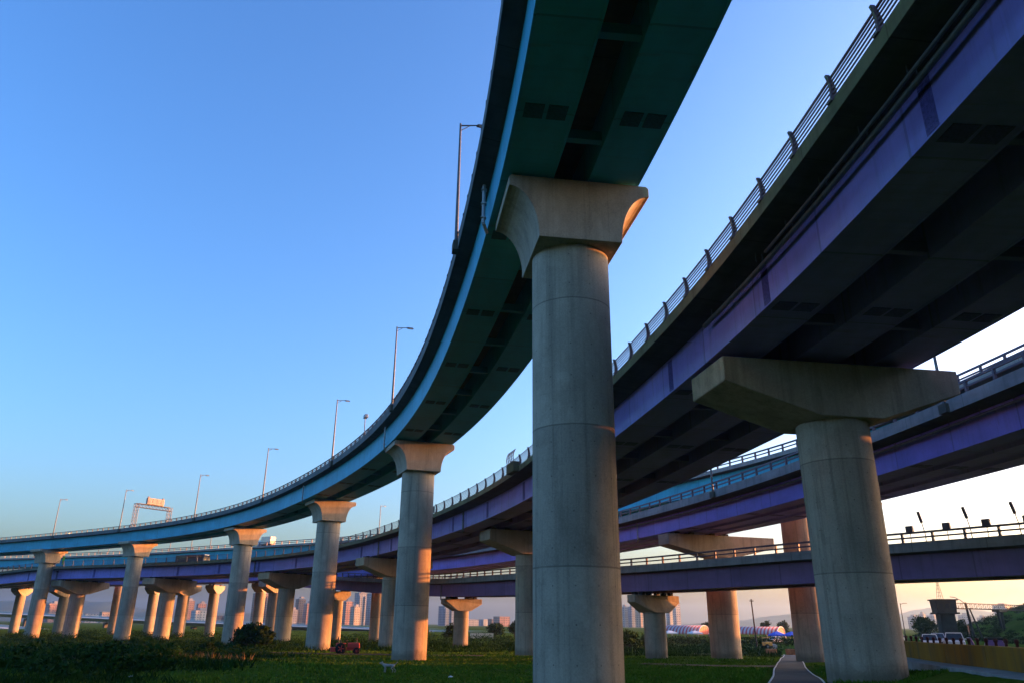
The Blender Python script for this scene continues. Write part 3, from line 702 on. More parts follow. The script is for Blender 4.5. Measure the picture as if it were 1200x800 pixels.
bev(MB().box((-.9, 0, 2.3), (4.6, 2.3, 2.6)).build('cargo_box', cream, r), .06); bev(MB().box((2.4, 0, 1.55), (1.7, 2.1, 1.9), taper=.85).build('cab', white, r), .1); MB().box((3.18, 0, 1.9), (.1, 1.7, .8)).build('windscreen', glass, r); MB().box((.2, 0, .75), (6.0, .9, .25)).build('chassis', trim, r)
wheels4(r, (2.3, -2.0), 2.2, .42); place(r, PD, PD.near(-63, 198), 1.4, 2.46); r.scale = (.75, .75, .72)

# red tractor under the ramp
r = empty('tractor'); tag(r, 'small red farm tractor parked on the grass beside the third flared pier', 'tractor')
k = MB(); k.box((.95, 0, 1.0), (1.5, .62, .62), taper=.9); bev(k.build('hood', redp, r), .08)
k = MB(); k.box((-.55, .62, 1.22), (1.1, .38, .10)); k.box((-.55, -.62, 1.22), (1.1, .38, .10)); k.box((-1.1, .62, .95), (.1, .38, .6)); k.box((-1.1, -.62, .95), (.1, .38, .6)); bev(k.build('fender', redp, r), .03)
k = MB(); k.box((-.35, 0, 1.05), (.5, .5, .12)); k.box((-.6, 0, 1.32), (.1, .5, .5)); bev(k.build('seat', trim, r), .04)
k = MB(); k.box((.2, 0, .62), (2.6, .4, .35)); k.box((-1.45, 0, .55), (.7, 1.5, .5)); k.build('chassis', redp, r)
k = MB().tube([(-.85, -.55, 1.2), (-.9, -.55, 2.0), (-.9, .55, 2.0), (-.85, .55, 1.2)], .04, 8); k.build('roll_bar', trim, r); MB().tube([(.25, 0, 1.25), (.0, 0, 1.55)], .03, 6).lathe([(.2, 0), (.2, .03)], 16, (-.02, 0, 1.55)).build('steering_wheel', trim, r)
MB().bar((1.3, .2, 1.3), (1.3, .2, 1.85), .035, 8).build('exhaust', trim, r)
for sd_ in (-1, 1): 
    w1 = wheel(r, -.6, sd_ * .72, .66, .36, sd_); w2 = wheel(r, 1.3, sd_ * .6, .40, .24, sd_)
    for ww in (w1, w2): ww.children[0].data.materials[0] = redp
ground(r, -19.9, 99, R(14))

# white dog
def make_dog():
    pts = dict(pel=(-.28, 0, .50, .105), mid=(0, 0, .50, .10), chest=(.26, 0, .49, .125), neck=(.40, 0, .58, .075), head=(.50, 0, .66, .075), muz=(.60, 0, .645, .05), nose=(.67, 0, .635, .032),
               t1=(-.40, 0, .56, .03), t2=(-.50, 0, .66, .024), t3=(-.53, 0, .78, .016))
    ed = [('pel', 'mid'), ('mid', 'chest'), ('chest', 'neck'), ('neck', 'head'), ('head', 'muz'), ('muz', 'nose'), ('pel', 't1'), ('t1', 't2'), ('t2', 't3')]
    for s_, sd_ in (('l', 1), ('r', -1)):
        st = .06 * sd_
        pts['h1' + s_] = (-.30, .08 * sd_, .42, .075); pts['h2' + s_] = (-.22 + st, .09 * sd_, .30, .05); pts['h3' + s_] = (-.36 + st, .09 * sd_, .17, .028); pts['h4' + s_] = (-.33 + st, .09 * sd_, .03, .03); pts['h5' + s_] = (-.27 + st, .09 * sd_, .02, .028)
        pts['f1' + s_] = (.27, .08 * sd_, .40, .06); pts['f2' + s_] = (.23 - st, .085 * sd_, .29, .04); pts['f3' + s_] = (.26 - st, .085 * sd_, .15, .028); pts['f4' + s_] = (.26 - st, .085 * sd_, .03, .028); pts['f5' + s_] = (.31 - st, .085 * sd_, .02, .026)
        pts['e1' + s_] = (.47, .05 * sd_, .73, .025); pts['e2' + s_] = (.45, .075 * sd_, .79, .012)
        ed += [('pel', 'h1' + s_), ('h1' + s_, 'h2' + s_), ('h2' + s_, 'h3' + s_), ('h3' + s_, 'h4' + s_), ('h4' + s_, 'h5' + s_), ('chest', 'f1' + s_), ('f1' + s_, 'f2' + s_), ('f2' + s_, 'f3' + s_), ('f3' + s_, 'f4' + s_), ('f4' + s_, 'f5' + s_), ('head', 'e1' + s_), ('e1' + s_, 'e2' + s_)]
    ks = list(pts); me = bpy.data.meshes.new('dog'); me.from_pydata([pts[k][:3] for k in ks], [(ks.index(a), ks.index(b)) for a, b in ed], [])
    o = bpy.data.objects.new('dog', me); COL.objects.link(o); m_ = o.modifiers.new('skin', 'SKIN')
    for i, k in enumerate(ks): me.skin_vertices[0].data[i].radius = (pts[k][3],) * 2; me.skin_vertices[0].data[i].use_root = (k == 'pel')
    o.modifiers.new('sub', 'SUBSURF').levels = 2; o.modifiers['sub'].render_levels = 2; m_.use_smooth_shade = True
    me.materials.append(simple('white_dog_fur', (.33, .29, .25), .9, 0, .2, 9)); return o
dog = make_dog(); tag(dog, 'white dog with raised tail walking on the grass in front of the second flared pier', 'dog'); ground(dog, -7.9, 54, R(176)); dog.scale = (1.0, 1.12, .86)
for yy in (-.035, .035):
    k = MB(); k.lathe([(.001, -.012), (.010, -.006), (.012, 0), (.010, .006), (.001, .012)], 8); e = k.build('eye', M['black'], dog); e.location = (.565, yy, .69)
k = MB(); k.lathe([(.001, -.018), (.018, -.008), (.02, .004), (.001, .016)], 8); e = k.build('nose', M['black'], dog); e.location = (.69, 0, .645)

# scooter behind the barrier
purp = simple('purple_plastic', (.28, .10, .26), .35, 0, .1)
r = empty('scooter'); tag(r, 'purple motor scooter parked behind the yellow barrier at the right edge', 'scooter')
k = MB(); k.box((-.45, 0, .72), (.95, .36, .34), taper=.75); k.box((.1, 0, .34), (.6, .34, .12)); k.rbar((.38, 0, .35), (.62, 0, 1.0), .40, .10); bev(k.build('body', purp, r), .06)
bev(MB().box((-.45, 0, .95), (.8, .30, .12)).build('seat', trim, r), .04); k = MB().bar((.56, -.33, 1.08), (.56, .33, 1.08), .025, 8); k.bar((.62, 0, .9), (.56, 0, 1.08), .04, 8); k.build('handlebar', trim, r)
for sd_ in (-1, 1): MB().tube([(.55, sd_ * .25, 1.08), (.52, sd_ * .33, 1.3)], .012, 6).box((.52, sd_ * .35, 1.34), (.03, .14, .1)).build('mirror', trim, r)
wheel(r, .72, 0, .25, .12, 1); wheel(r, -.62, 0, .25, .13, 1); MB().box((.68, 0, .92), (.06, .2, .14)).build('headlight', hl, r); MB().box((.55, 0, 1.35), (.03, .38, .42)).build('windscreen', glass, r)
ground(r, 27.2, 46.5, R(160)); r.scale = (1.15,) * 3

# ------------------------------------------------------------------ path, road, barrier
def ribbon(pts, half, dz, name, mat, kind='structure', off=0.0, step=.8):
    P = spline([(a, b, 0) for a, b in pts], step); d = np.gradient(P, axis=0); d /= np.linalg.norm(d, axis=1)[:, None]; rr = np.stack([d[:, 1], -d[:, 0]], 1)
    vs = []; uv = []; fs = []
    for i, p in enumerate(P):
        for k, o in enumerate((off - half, off + half)):
            x, y = p[:2] + rr[i] * o; c = p[:2] + rr[i] * off; vs.append((x, y, gzf(*p[:2]) + dz))
    for i in range(len(P) - 1): fs.append((2 * i, 2 * i + 1, 2 * i + 3, 2 * i + 2)); uv.append([(i * step, 0), (i * step, 1), (i * step + step, 1), (i * step + step, 0)])
    o = MB().add(vs, fs, uv).build(name, mat); return tag(o, kind=kind)
asph = NT('path_asphalt'); co = asph.coord(); asph.col(asph.mix(.5, asph.ramp(asph.noise(co, .5, 5, .65), [(.3, (.042, .042, .043)), (.7, (.08, .077, .075))]), asph.ramp(asph.noise(co, 25, 2), [(.3, (.3, .3, .3)), (.7, (.7, .7, .7))]), 'OVERLAY')).rough(.9)
PP = [(6.5, 18), (10.4, 30), (14.3, 41), (20.6, 60), (27.5, 80), (34.2, 99), (41, 118), (45, 130)]
lane = simple('white_lane_paint', (.55, .54, .50), .8, 0, .3, 2)
ribbon(PP, 1.22, .07, 'path', asph.mat); ribbon(PP, .05, .085, 'path_edge', lane, off=-1.2); ribbon(PP, .05, .085, 'path_edge', lane, off=1.2)
rc = simple('pale_track_gravel', (.17, .155, .135), .95, 0, .25, .8)
ribbon([(-10, 139), (8, 134), (22, 130.5), (39, 123), (46, 117)], 1.7, .06, 'track', rc)
def bline(y, s=0): return 19.8 + (y - 30) * .233 + s
ya = NT('yellow_barrier_paint'); co = ya.coord(); x_, y_, z_ = ya.sep(co)
c = ya.ramp(ya.noise(ya.mapv(co, (.8, .8, .3)), 1.0, 5, .65), [(.3, (.20, .085, .010)), (.6, (.31, .135, .014))]); c = ya.mix(ya.ramp(ya.noise(ya.mapv(co, (2, 1.2, .12)), 1.0, 5, .7), [(.5, (0, 0, 0)), (.68, (.8, .8, .8))]), c, (.10, .07, .04))
ya.col(c).rough(.8)
def bline_mesh(o0, o1, z0, z1, ya_, yb_, drop=0):
    ys = np.linspace(ya_, yb_, max(2, int((yb_ - ya_) / 2) + 1)); vs = []; fs = []
    for y in ys:
        b = gzf(bline(y, 2.0), y) if True else 0
        for o, z in ((o0, z0), (o0, z1), (o1, z1), (o1, z0)): vs.append((bline(y, o), y, b + z))
    for i in range(len(ys) - 1):
        for k in range(4): k2 = (k + 1) % 4; fs.append((i * 4 + k, i * 4 + k2, i * 4 + 4 + k2, i * 4 + 4 + k))
    n = len(ys); fs += [(3, 2, 1, 0), (4 * n - 4, 4 * n - 3, 4 * n - 2, 4 * n - 1)]
    return MB().add(vs, [f[::-1] for f in fs])
r = empty('road_barrier', (0, 0, 0)); tag(r, 'long weathered yellow concrete road barrier at the lower right', 'barrier')
for y0 in np.arange(18, 62, 6.0):
    k = bline_mesh(-.18, .18, -.3, .90, y0, y0 + 5.97); bev(k.build('barrier_block', ya.mat, r), .04)
ks = bline_mesh(-1.7, -.2, -1.2, -.02, 14, 62).build('kerb_ledge', simple('kerb_concrete', (.22, .22, .215), .9, 0, .2, 1.5)); tag(ks, kind='structure')
redk = simple('dark_red_plastic', (.075, .014, .012), .6)
me = None
for i, y in enumerate(np.arange(20, 62, 1.15)):
    if me is None: o = MB().lathe([(.06, 0), (.06, .14), (.085, .16), (.085, .27), (.05, .30)], 12).build('reflector_post', redk); me = o.data
    else: o = bpy.data.objects.new('reflector_post', me); COL.objects.link(o)
    o.location = (bline(y), y, gzf(bline(y, 2.0), y) + .9); tag(o, 'short dark red reflector post in the row along the top of the yellow barrier', 'reflector post', 'reflector posts on the yellow barrier')

dirt = simple('bare_earth', (.055, .042, .03), .95, 0, .35, .7)
ribbon([(-72, 112), (-48, 104), (-28, 98.5), (-14, 96), (-3, 95)], 1.5, .07, 'dirt_track', dirt); ribbon([(12, 74), (18, 72.5), (25, 73)], 1.4, .07, 'dirt_patch', dirt)
# planters and barrier things at the path's end
wood = simple('orange_brown_wood', (.34, .16, .07), .7, 0, .25)
for i, (x, y, lab) in enumerate([(41.8, 124, 'left wooden planter box at the far end of the path'), (44.6, 123, 'right wooden planter box at the far end of the path')]):
    r = empty('planter_box'); tag(r, lab, 'planter', 'planters at the path end'); bev(MB().box((0, 0, .45), (1.3, 1.0, .9), taper=1.08).build('box', wood, r), .04); k = MB()
    for x_ in (-.4, 0, .4): k.box((x_, -.545, .45), (.08, .03, .9))
    k.build('slat', wood, r); ground(r, x, y + 6, .2)
orange = simple('orange_machine_paint', (.72, .33, .05), .5)
r = empty('roller'); tag(r, 'small orange road roller at the foot of the tall utility pole', 'roller')
k = MB(); k.m = Matrix.Rotation(math.pi / 2, 4, 'X'); k.lathe([(.5, -.6), (.5, .6)], 24); o = k.build('drum', M['steel'], r); o.location = (.9, 0, .5)
bev(MB().box((-.4, 0, 1.0), (1.6, 1.1, .7)).build('body', orange, r), .08); MB().box((-.7, 0, 2.1), (1.2, 1.1, .08)).build('canopy', orange, r)
for x_ in (-1.2, -.2):
    for y_ in (-.5, .5): MB().bar((x_, y_, 1.3), (x_, y_, 2.1), .04, 8).build('canopy_post', trim, r)
for sd_ in (-1, 1): wheel(r, -.8, sd_ * .55, .5, .3, sd_)
ground(r, 50.5, 158, .3)
# utility pole
wp = simple('dark_timber', (.055, .04, .035), .85)
r = empty('utility_pole'); tag(r, 'tall dark leaning utility pole in front of the second striped tent', 'pole'); MB().bar((0, 0, 0), (-.25, 0, 9.3), .17, 10, .11).build('pole', wp, r); k = MB().rbar((-.6, 0, 8.9), (.2, 0, 8.9), .1, .1); k.bar((-.5, 0, 8.95), (-.5, 0, 9.15), .05, 8); k.bar((.1, 0, 8.95), (.1, 0, 9.15), .05, 8); k.build('cross_arm', wp, r); ground(r, 48.7, 160)

# ------------------------------------------------------------------ tents
def stripes(name, a, b, axis_, wd):
    m = NT(name); co = m.coord(); v = m.sep(co)[axis_]; f = m.math('LESS_THAN', m.math('FRACT', m.math('DIVIDE', v, wd)), .5); m.col(m.mix(f, a, b)).rough(.6); return m.mat
st_side = stripes('red_white_roof_cloth', (.52, .43, .42), (.46, .09, .09), 0, 1.1); st_end = stripes('red_gable_cloth', (.62, .07, .05), (.60, .16, .10), 1, 1.4); wcloth = simple('white_tent_cloth', (.66, .66, .66), .7, 0, .05); bcloth = simple('blue_tent_cloth', (.03, .09, .55), .6, 0, .1)
def barrel(L, W, wall, rise, label):
    r = empty('striped_tent'); tag(r, label, 'tent', 'striped barrel tents'); n = 16; k = MB(); prof = [(-W / 2, wall)] + [(-W / 2 * math.cos(t), wall + rise * math.sin(t)) for t in np.linspace(0, math.pi, n)][1:-1] + [(W / 2, wall)]
    for s_ in (0, ):
        vs = [(x, y, z) for x in (-L / 2, L / 2) for y, z in prof]; m_ = len(prof); k.add(vs, [(i, i + 1, m_ + i + 1, m_ + i) for i in range(m_ - 1)], smooth=True)
    ro = k.build('roof', st_side, r); md = ro.modifiers.new('thick', 'SOLIDIFY'); md.thickness = .06
    for x in (-L / 2 + .05, L / 2 - .05):
        g = MB(); vs = [(x, y * .985, z) for y, z in prof]; g.add(vs, [tuple(range(len(vs)))]); go_ = g.build('gable', st_end, r); go_.modifiers.new('thick', 'SOLIDIFY').thickness = .04
        t = MB(); t.tube([(x * 1.012, y * 1.01, z + .05) for y, z in prof], .14, 6); t.build('hoop', wcloth, r)
    for x in np.linspace(-L / 2 + .1, L / 2 - .1, 4):
        for y in (-W / 2 + .05, W / 2 - .05): MB().bar((x, y, 0), (x, y, wall), .07, 8).build('post', M['steel'], r)
    return r
ground(barrel(13, 9, .9, 2.5, 'striped barrel tent farther left, right of the short hammerhead pier'), 54.8, 253, R(-36), -.1)
ground(barrel(17, 9, .8, 2.2, 'striped barrel tent farther right, behind the utility pole'), 76, 252, R(-34), .1)
def peak_tent(W, h, e, mat, label):
    r = empty('canopy_tent'); tag(r, label, 'tent', 'small peaked canopies'); k = MB(); q = W / 2
    k.add([(-q, -q, e), (q, -q, e), (q, q, e), (-q, q, e), (-.25, 0, h), (.25, 0, h)], [(0, 1, 5, 4), (1, 2, 5), (2, 3, 4, 5), (3, 0, 4)]); o = k.build('canopy', mat, r); o.modifiers.new('t', 'SOLIDIFY').thickness = .05
    v = MB()
    for a, b in (((-q, -q), (q, -q)), ((q, -q), (q, q)), ((q, q), (-q, q)), ((-q, q), (-q, -q))): v.rbar((*a, e - .17), (*b, e - .17), .03, .34)
    v.build('valance', mat, r)
    for x in (-q + .04, q - .04):
        for y in (-q + .04, q - .04): MB().bar((x, y, 0), (x, y, e), .04, 8).build('post', M['steel'], r)
    return r
for i, (x, y, W, m_, lab) in enumerate([(77.6, 235, 3.6, bcloth, 'blue peaked canopy, left one beside the striped tent'), (82.3, 236, 3.6, bcloth, 'blue peaked canopy, right one against the brown pier'), (80, 241, 3.2, wcloth, 'white peaked canopy between the two blue ones'),
    (47.5, 240, 3.4, wcloth, 'white canopy left of the first striped tent, leftmost of four'), (55, 240, 3.4, wcloth, 'white canopy in front of the first striped tent'), (61.5, 240, 3.4, wcloth, 'white canopy at the red gable of the first striped tent'), (65.5, 241, 3.4, wcloth, 'white canopy right of the first striped tent, rightmost of four')]):
    ground(peak_tent(W, 2.9 if i < 3 else 1.9, 2.0 if i < 3 else 1.3, m_, lab), x, y, .3, -.9 if i < 3 else 0)

# ------------------------------------------------------------------ sluice tower, pipe bridge, towers at the right
dk = simple('dark_tower_concrete', (.028, .03, .026), .9, 0, .3, .8); dk2 = simple('dark_green_steel', (.02, .028, .026), .7)
r = empty('sluice_tower'); tag(r, 'dark gate tower with wider top room and a thin lattice mast, beyond the cars', 'tower')
k = MB(); k.box((0, 0, 2.4), (2.5, 3, 5.4)); bev(k.build('shaft', dk, r), .05); k = MB(); k.box((-.05, 0, 6.0), (3.2, 3.6, 2.2), taper=1.1); k.box((0, 0, 4.85), (3.9, 4.2, .3)); bev(k.build('top_room', dk, r), .04); MB().box((-.05, 0, 7.2), (4.0, 4.4, .22)).build('roof', dk, r)
k = MB()
for x_ in (-1, 0, 1): k.box((x_, -1.9, 6.1), (.6, .08, .8))
k.build('window', glass, r)
k = MB(); k2 = 8
for a in range(4):
    t = a * math.pi / 2; k.bar((.55 * math.cos(t) - .4, .55 * math.sin(t), 7.3), (-.4, 0, 11.8), .035, 5)
for i in range(1, 7):
    z = 7.3 + i * .62; q = .55 * (1 - i * .62 / 4.5)
    for a in range(4):
        t = a * math.pi / 2; k.bar((q * math.cos(t) - .4, q * math.sin(t), z), (q * math.cos(t + math.pi / 2) - .4, q * math.sin(t + math.pi / 2), z), .02, 5)
k.build('lattice_mast', dk2, r); ground(r, 81.5, 150, R(-12), -.1)
r = empty('pipe_bridge'); tag(r, 'long thin truss footbridge running right from the gate tower over the bank', 'footbridge')
k = MB(); L = 60; n = 40
for z in (0, .95): 
    for y in (-.6, .6): k.rbar((0, y, z), (L, y, z), .12, .16 if z == 0 else .09)
for i in range(n + 1):
    x = i * L / n
    for y in (-.6, .6):
        k.rbar((x, y, .05), (x, y, .92), .05, .05)
        if i < n: k.rbar((x, y, .05), (x + L / n, y, .92), .04, .04)
k.box((L / 2, 0, 0), (L, 1.25, .12)); k.build('truss_deck', dk2, r)
for x in (14.5, 34): k = MB(); k.rbar((x - .6, 0, -.1), (x + .2, 0, -5.5), .35, .35); k.rbar((x + .9, 0, -.1), (x + .5, 0, -5.5), .35, .35); k.box((x + .15, 0, -.25), (2.6, 1.5, .35)); k.build('trestle', dk2, r)
r.location = (84.2, 151, 6.5); r.rotation_euler = (0, 0, R(30))
r = empty('gate_frame'); tag(r, 'dark leaning steel pole frame with curved arm right beside the gate tower', 'frame')
k = MB(); k.bar((0, 0, 0), (-.5, 0, 6.6), .28, 8, .2); k.bar((1.6, 0, 0), (.1, 0, 5.6), .2, 8, .12); k.rbar((-.2, 0, 3), (.9, 0, 3), .15, .15); k.build('post', dk2, r); MB().tube([(-.5, 0, 6.3), (-1.3, 0, 7.0), (-2.3, 0, 7.5), (-3.2, 0, 7.6)], .06, 6).build('curved_arm', dk2, r); ground(r, 87.3, 152, 0)
for i, (x, y, h, lab) in enumerate([(60, 135, 6.4, 'thin dark roadside pole nearest the thick right pier beyond the cars'), (64, 138, 6.6, 'thin dark roadside pole above the white hatchback'), (68.5, 140, 6.2, 'thin dark roadside pole between the two white cars and the gate tower')]):
    r = empty('roadside_pole'); tag(r, lab, 'pole', 'thin poles along the road'); MB().bar((0, 0, 0), (0, 0, h), .09, 8, .06).build('pole', dk2, r); MB().tube([(0, 0, h - .2), (.5, -.2, h), (1.0, -.4, h)], .04, 6).build('arm', dk2, r); ground(r, x, y)

# ------------------------------------------------------------------ vegetation
def leafmat(name, a, b):
    m = NT(name, .02); co = m.coord(); g = m.n("ShaderNodeNewGeometry"); v = m.noise(co, .9, 3); 
    c = m.ramp(v, [(.3, a), (.7, b)]); c = m.mix(.5, c, m.ramp(g.outputs["Random Per Island"], [(0, (.35, .35, .35)), (1, (.68, .66, .6))]), 'OVERLAY')
    m.col(c).rough(.8); return m.mat
LV = {'dark': leafmat('dark_leaves', (.010, .022, .005), (.024, .045, .008)), 'mid': leafmat('green_leaves', (.022, .045, .008), (.05, .085, .014)), 'grass': leafmat('grass_blades', (.042, .088, .006), (.082, .15, .013)), 'weed': leafmat('weed_leaves', (.008, .028, .004), (.018, .048, .006)), 'dry': leafmat('dry_stalks', (.10, .075, .035), (.16, .12, .06))}
bark = simple('bark', (.05, .038, .028), .95, 0, .3, 5)
def leaves(blobs, size, name, mat, parent=None):
    """leaf quads scattered through uneven lobes"""
    V = []; 
    for (c, r, n) in blobs:
        d = rng.standard_normal((n, 3)); d /= np.linalg.norm(d, axis=1)[:, None]; rad = rng.random((n, 1)) ** .45
        wob = 1 + .25 * np.sin(d[:, :1] * 5 + c[0]) * np.cos(d[:, 2:] * 4 + c[1])
        p = np.array(c) + d * rad * wob * np.array(r)
        a = rng.standard_normal((n, 3)); a /= np.linalg.norm(a, axis=1)[:, None]; b = np.cross(a, d + .3 * rng.standard_normal((n, 3))); b /= np.linalg.norm(b, axis=1)[:, None] + 1e-9
        s_ = size * (.6 + .8 * rng.random((n, 1)))
        V.append(np.stack([p - a * s_, p + b * s_ * .45, p + a * s_, p - b * s_ * .45], 1))
    V = np.concatenate(V).reshape(-1, 3); F = np.arange(len(V)).reshape(-1, 4)
    me = bpy.data.meshes.new(name); me.from_pydata(V.tolist(), [], F.tolist()); me.materials.append(mat); o = bpy.data.objects.new(name, me); COL.objects.link(o)
    if parent: o.parent = parent
    return o
def tree(x, y, h, wd, label, group, mat='mid', dens=1.0, trunk=.28, bush=False):
    r = empty('bush' if bush else 'tree'); tag(r, label, 'bush' if bush else 'tree', group); k = MB(); th = h * (trunk if not bush else .1)
    k.bar((0, 0, -.2), (.05 * h * random.uniform(-.5, .5), 0, th + .1 * h), .035 * h, 8, .02 * h); nl = 7 if not bush else 9; blobs = []
    for i in range(nl):
        t = i * 2.4 + random.random(); z = th + (h - th) * (.15 + .7 * (i + .5) / nl); q = wd / 2 * (1 - .55 * ((i + .5) / nl) ** 2) * random.uniform(.45, .75)
        e = (q * math.cos(t), q * math.sin(t), z); k.bar((0, 0, th * .8), e, .014 * h, 5, .005 * h)
        rr = wd * random.uniform(.17, .30); blobs.append((e, (rr, rr, rr * .8 * min(1, h / wd * 1.2)), int(170 * dens)))
    blobs.append(((0, 0, th + (h - th) * .5), (wd * .3, wd * .3, (h - th) * .42), int(300 * dens)))
    k.build('trunk', bark, r); leaves(blobs, .055 * (h + wd) / 2 + .05, 'crown', LV[mat], r); ground(r, x, y, random.random() * 6); return r
random.seed(11)
tree(-37, 118.5, 3.4, 6.2, 'dark spreading bush in front of the fourth flared pier and its orange neighbours', None, 'dark', 2.2, bush=True)
tree(-35.2, 95, 1.3, 2.2, 'low dark bush at the foot of the hammerhead pier beside the bush', 'low bushes', 'dark', .6, bush=True)
tn = 0
for (x, y, h, wd, mt, lab) in [
    (22.5, 152, 3.4, 5.5, 'mid', 'round green tree just right of the nearest pier, left one of the pair'), (27.2, 156, 3.0, 4.6, 'mid', 'round green tree just left of the short hammerhead pier, right one of the pair'),
    (64.5, 262, 4.6, 5, 'dark', 'dark tree behind the first striped tent, against the brown column'), (83, 262, 5.0, 4.5, 'dark', 'dark tree behind the left blue canopy'), (89, 262, 5.0, 4.5, 'dark', 'dark tree behind the right blue canopy'),
    (-4, 236, 4.0, 6, 'dark', 'dark tree at the right end of the low pale wall'), (1.5, 240, 4.4, 6, 'dark', 'dark tree left of the nearest pier, beside the low pale wall'),
    (-13.5, 196, 3.8, 6, 'dark', 'dark round tree just left of the short hammerhead pier with the orange cap'), (-22, 205, 2.6, 5, 'mid', 'low green tree right of the second flared pier'),
    (-31, 196, 2.6, 4.5, 'dark', 'low dark tree just right of the third flared pier'), (90, 175, 4.5, 6, 'dark', 'dark tree at the foot of the gate tower'), (92.5, 166, 3.6, 4.5, 'dark', 'dark tree on the bank right of the gate tower')]:
    tree(x, y, h, wd, lab, 'scattered trees beyond the piers', mt, .8, trunk=.16)
# clipped hedge in front of the tents
def hedge(x0, y0, x1, y1, h, label, mat='dark'):
    n = int(math.hypot(x1 - x0, y1 - y0) / 1.6) + 1; bl = []
    for i in range(n):
        t = i / max(1, n - 1); x = x0 + (x1 - x0) * t; y = y0 + (y1 - y0) * t; bl.append(((x, y, gzf(x, y) + h * .5), (1.3, 1.0, h * .55), 150))
    o = leaves(bl, .24, 'hedge', LV[mat]); tag(o, label, 'hedge', 'hedges across the meadow'); return o
hedge(36, 178, 56, 176, 2.0, 'dark hedge between the short hammerhead pier and the brown column'); hedge(58, 182, 70, 178, 2.2, 'dark hedge under the second striped tent by the utility pole')
hedge(22, 165, 33, 168, 1.9, 'dark hedge below the round tree pair'); 
def scrub(name, label, pts, mat, size):
    return None
# rough ground cover: meadow grass and taller weeds (uncountable)
def blades(n, xr, yr, hfun, name, mat, wd=.03, excl=None, pw=1.0):
    y = yr[0] + (yr[1] - yr[0]) * rng.random(n * 3) ** pw; lim = .70
    x = (rng.random(n * 3) * 2 - 1) * lim * y + 0; ok = (x > xr[0]) & (x < xr[1])
    if excl is not None: ok &= ~excl(x, y)
    x, y = x[ok][:n], y[ok][:n]; n = len(x); z = gz(x, y) - .02; h = hfun(x, y) * (.5 + rng.random(n)); a = rng.random(n) * 6.283; w_ = wd * (.6 + .8 * rng.random(n)) * (1 + y / 45); l = h * (.2 + .7 * rng.random(n)); b = rng.random(n) * 6.283
    P0 = np.stack([x - np.cos(a) * w_, y - np.sin(a) * w_, z], 1); P1 = np.stack([x + np.cos(a) * w_, y + np.sin(a) * w_, z], 1); P2 = np.stack([x + np.cos(b) * l, y + np.sin(b) * l, z + h], 1)
    V = np.stack([P0, P1, P2], 1).reshape(-1, 3); me = bpy.data.meshes.new(name); me.from_pydata(V.tolist(), [], np.arange(len(V)).reshape(-1, 3).tolist()); me.materials.append(mat)
    o = bpy.data.objects.new(name, me); COL.objects.link(o); return tag(o, kind='stuff')
PP += [(52, 150)]
ppx = np.array([p[0] for p in PP]); ppy = np.array([p[1] for p in PP])
def onpath(x, y):
    px = np.interp(y, ppy, ppx); return (np.abs(x - px) < 1.75) | ((x > bline(y, -1.9)) & (y < 90))
def hmap(x, y):
    n = np.sin(x * .21 + .7 * np.sin(y * .13)) * np.sin(y * .17 + 1.1) + .6 * np.sin(x * .63 + y * .41)
    return .10 + .10 * np.clip(n, 0, 1.5)
blades(110000, (-90, 60), (36, 135), hmap, 'grass', LV['grass'], .022, onpath, 1.6)
def wmask(x, y): return ~(((x < -17 - .17 * (y - 45) + 3.2 * np.sin(y * .23) + 1.8 * np.sin(y * .61 + x * .3) + 4 * (rng.random(np.shape(x)) - .5)) & (np.sin(x * .5) * np.sin(y * .33) + .4 * np.sin(x * 1.3 + y) > -.55)) | (y > 112))
def whm(x, y): return .6 * (.28 + .5 * np.clip(np.sin(x * .33 + 1) * np.sin(y * .27 + .5) + .3, 0, 1)) * 1.2
blades(70000, (-150, 50), (36, 175), whm, 'tall_grass', LV['weed'], .03, lambda x, y: wmask(x, y) | onpath(x, y), 1.3)
bl = []
for i in range(150):
    y = 44 + 110 * random.random() ** 1.2; x = -.60 * y + (.34 * y) * random.random() 
    if x > -17 - .24 * (y - 44) + 3 * math.sin(y * .23) or (abs(x + 27) < 10 and 57 < y < 64): continue
    h = random.uniform(.3, .95); bl.append(((x, y, gzf(x, y) + h * .45), (random.uniform(.8, 2.4), random.uniform(.7, 1.8), h * .62), 190))
for i in range(34):
    y = random.uniform(50, 76); x = -random.uniform(.42, .66) * y; h = random.uniform(.9, 1.7); bl.append(((x, y, gzf(x, y) + h * .4), (random.uniform(1, 2.2), random.uniform(.9, 1.8), h * .6), 260))
for i in range(190):     # a band of scrub along the far side of the meadow
    y = random.uniform(150, 250); x = random.uniform(-.62 * y, 22); h = random.uniform(.6, 1.7) * (1 if x > -60 else 1.2); bl.append(((x, y, gzf(x, y) + h * .4), (random.uniform(2, 6), 2.2, h * .6), 170))
for i in range(60):
    y = random.uniform(140, 235); x = random.uniform(22, .36 * y); h = random.uniform(.3, .8); bl.append(((x, y, gzf(x, y) + h * .4), (random.uniform(2, 5), 2, h * .6), 110))
tag(leaves(bl, .17, 'weeds', LV['weed']), kind='stuff')
bl = []
for i in range(520):    # rough growth on the bank at the right
    y = random.uniform(60, 230); x = 84 + (y - 150) * .34 + random.uniform(1, 28); h = random.uniform(.2, .8); bl.append(((x, y, gzf(x, y) + h * .4), (random.uniform(.6, 2), random.uniform(.6, 2), h * .6), 70))
tag(leaves(bl, .2, 'bank_growth', LV['dark']), kind='stuff')
blades(6000, (-60, -10), (50, 66), lambda x, y: .5 + 0 * x, 'dry_grass', LV['dry'], .02, lambda x, y: ~((np.abs(y - 61 - 1.2 * np.sin(x * .4)) < 1.0) & (x < -19) & (x > -37)))
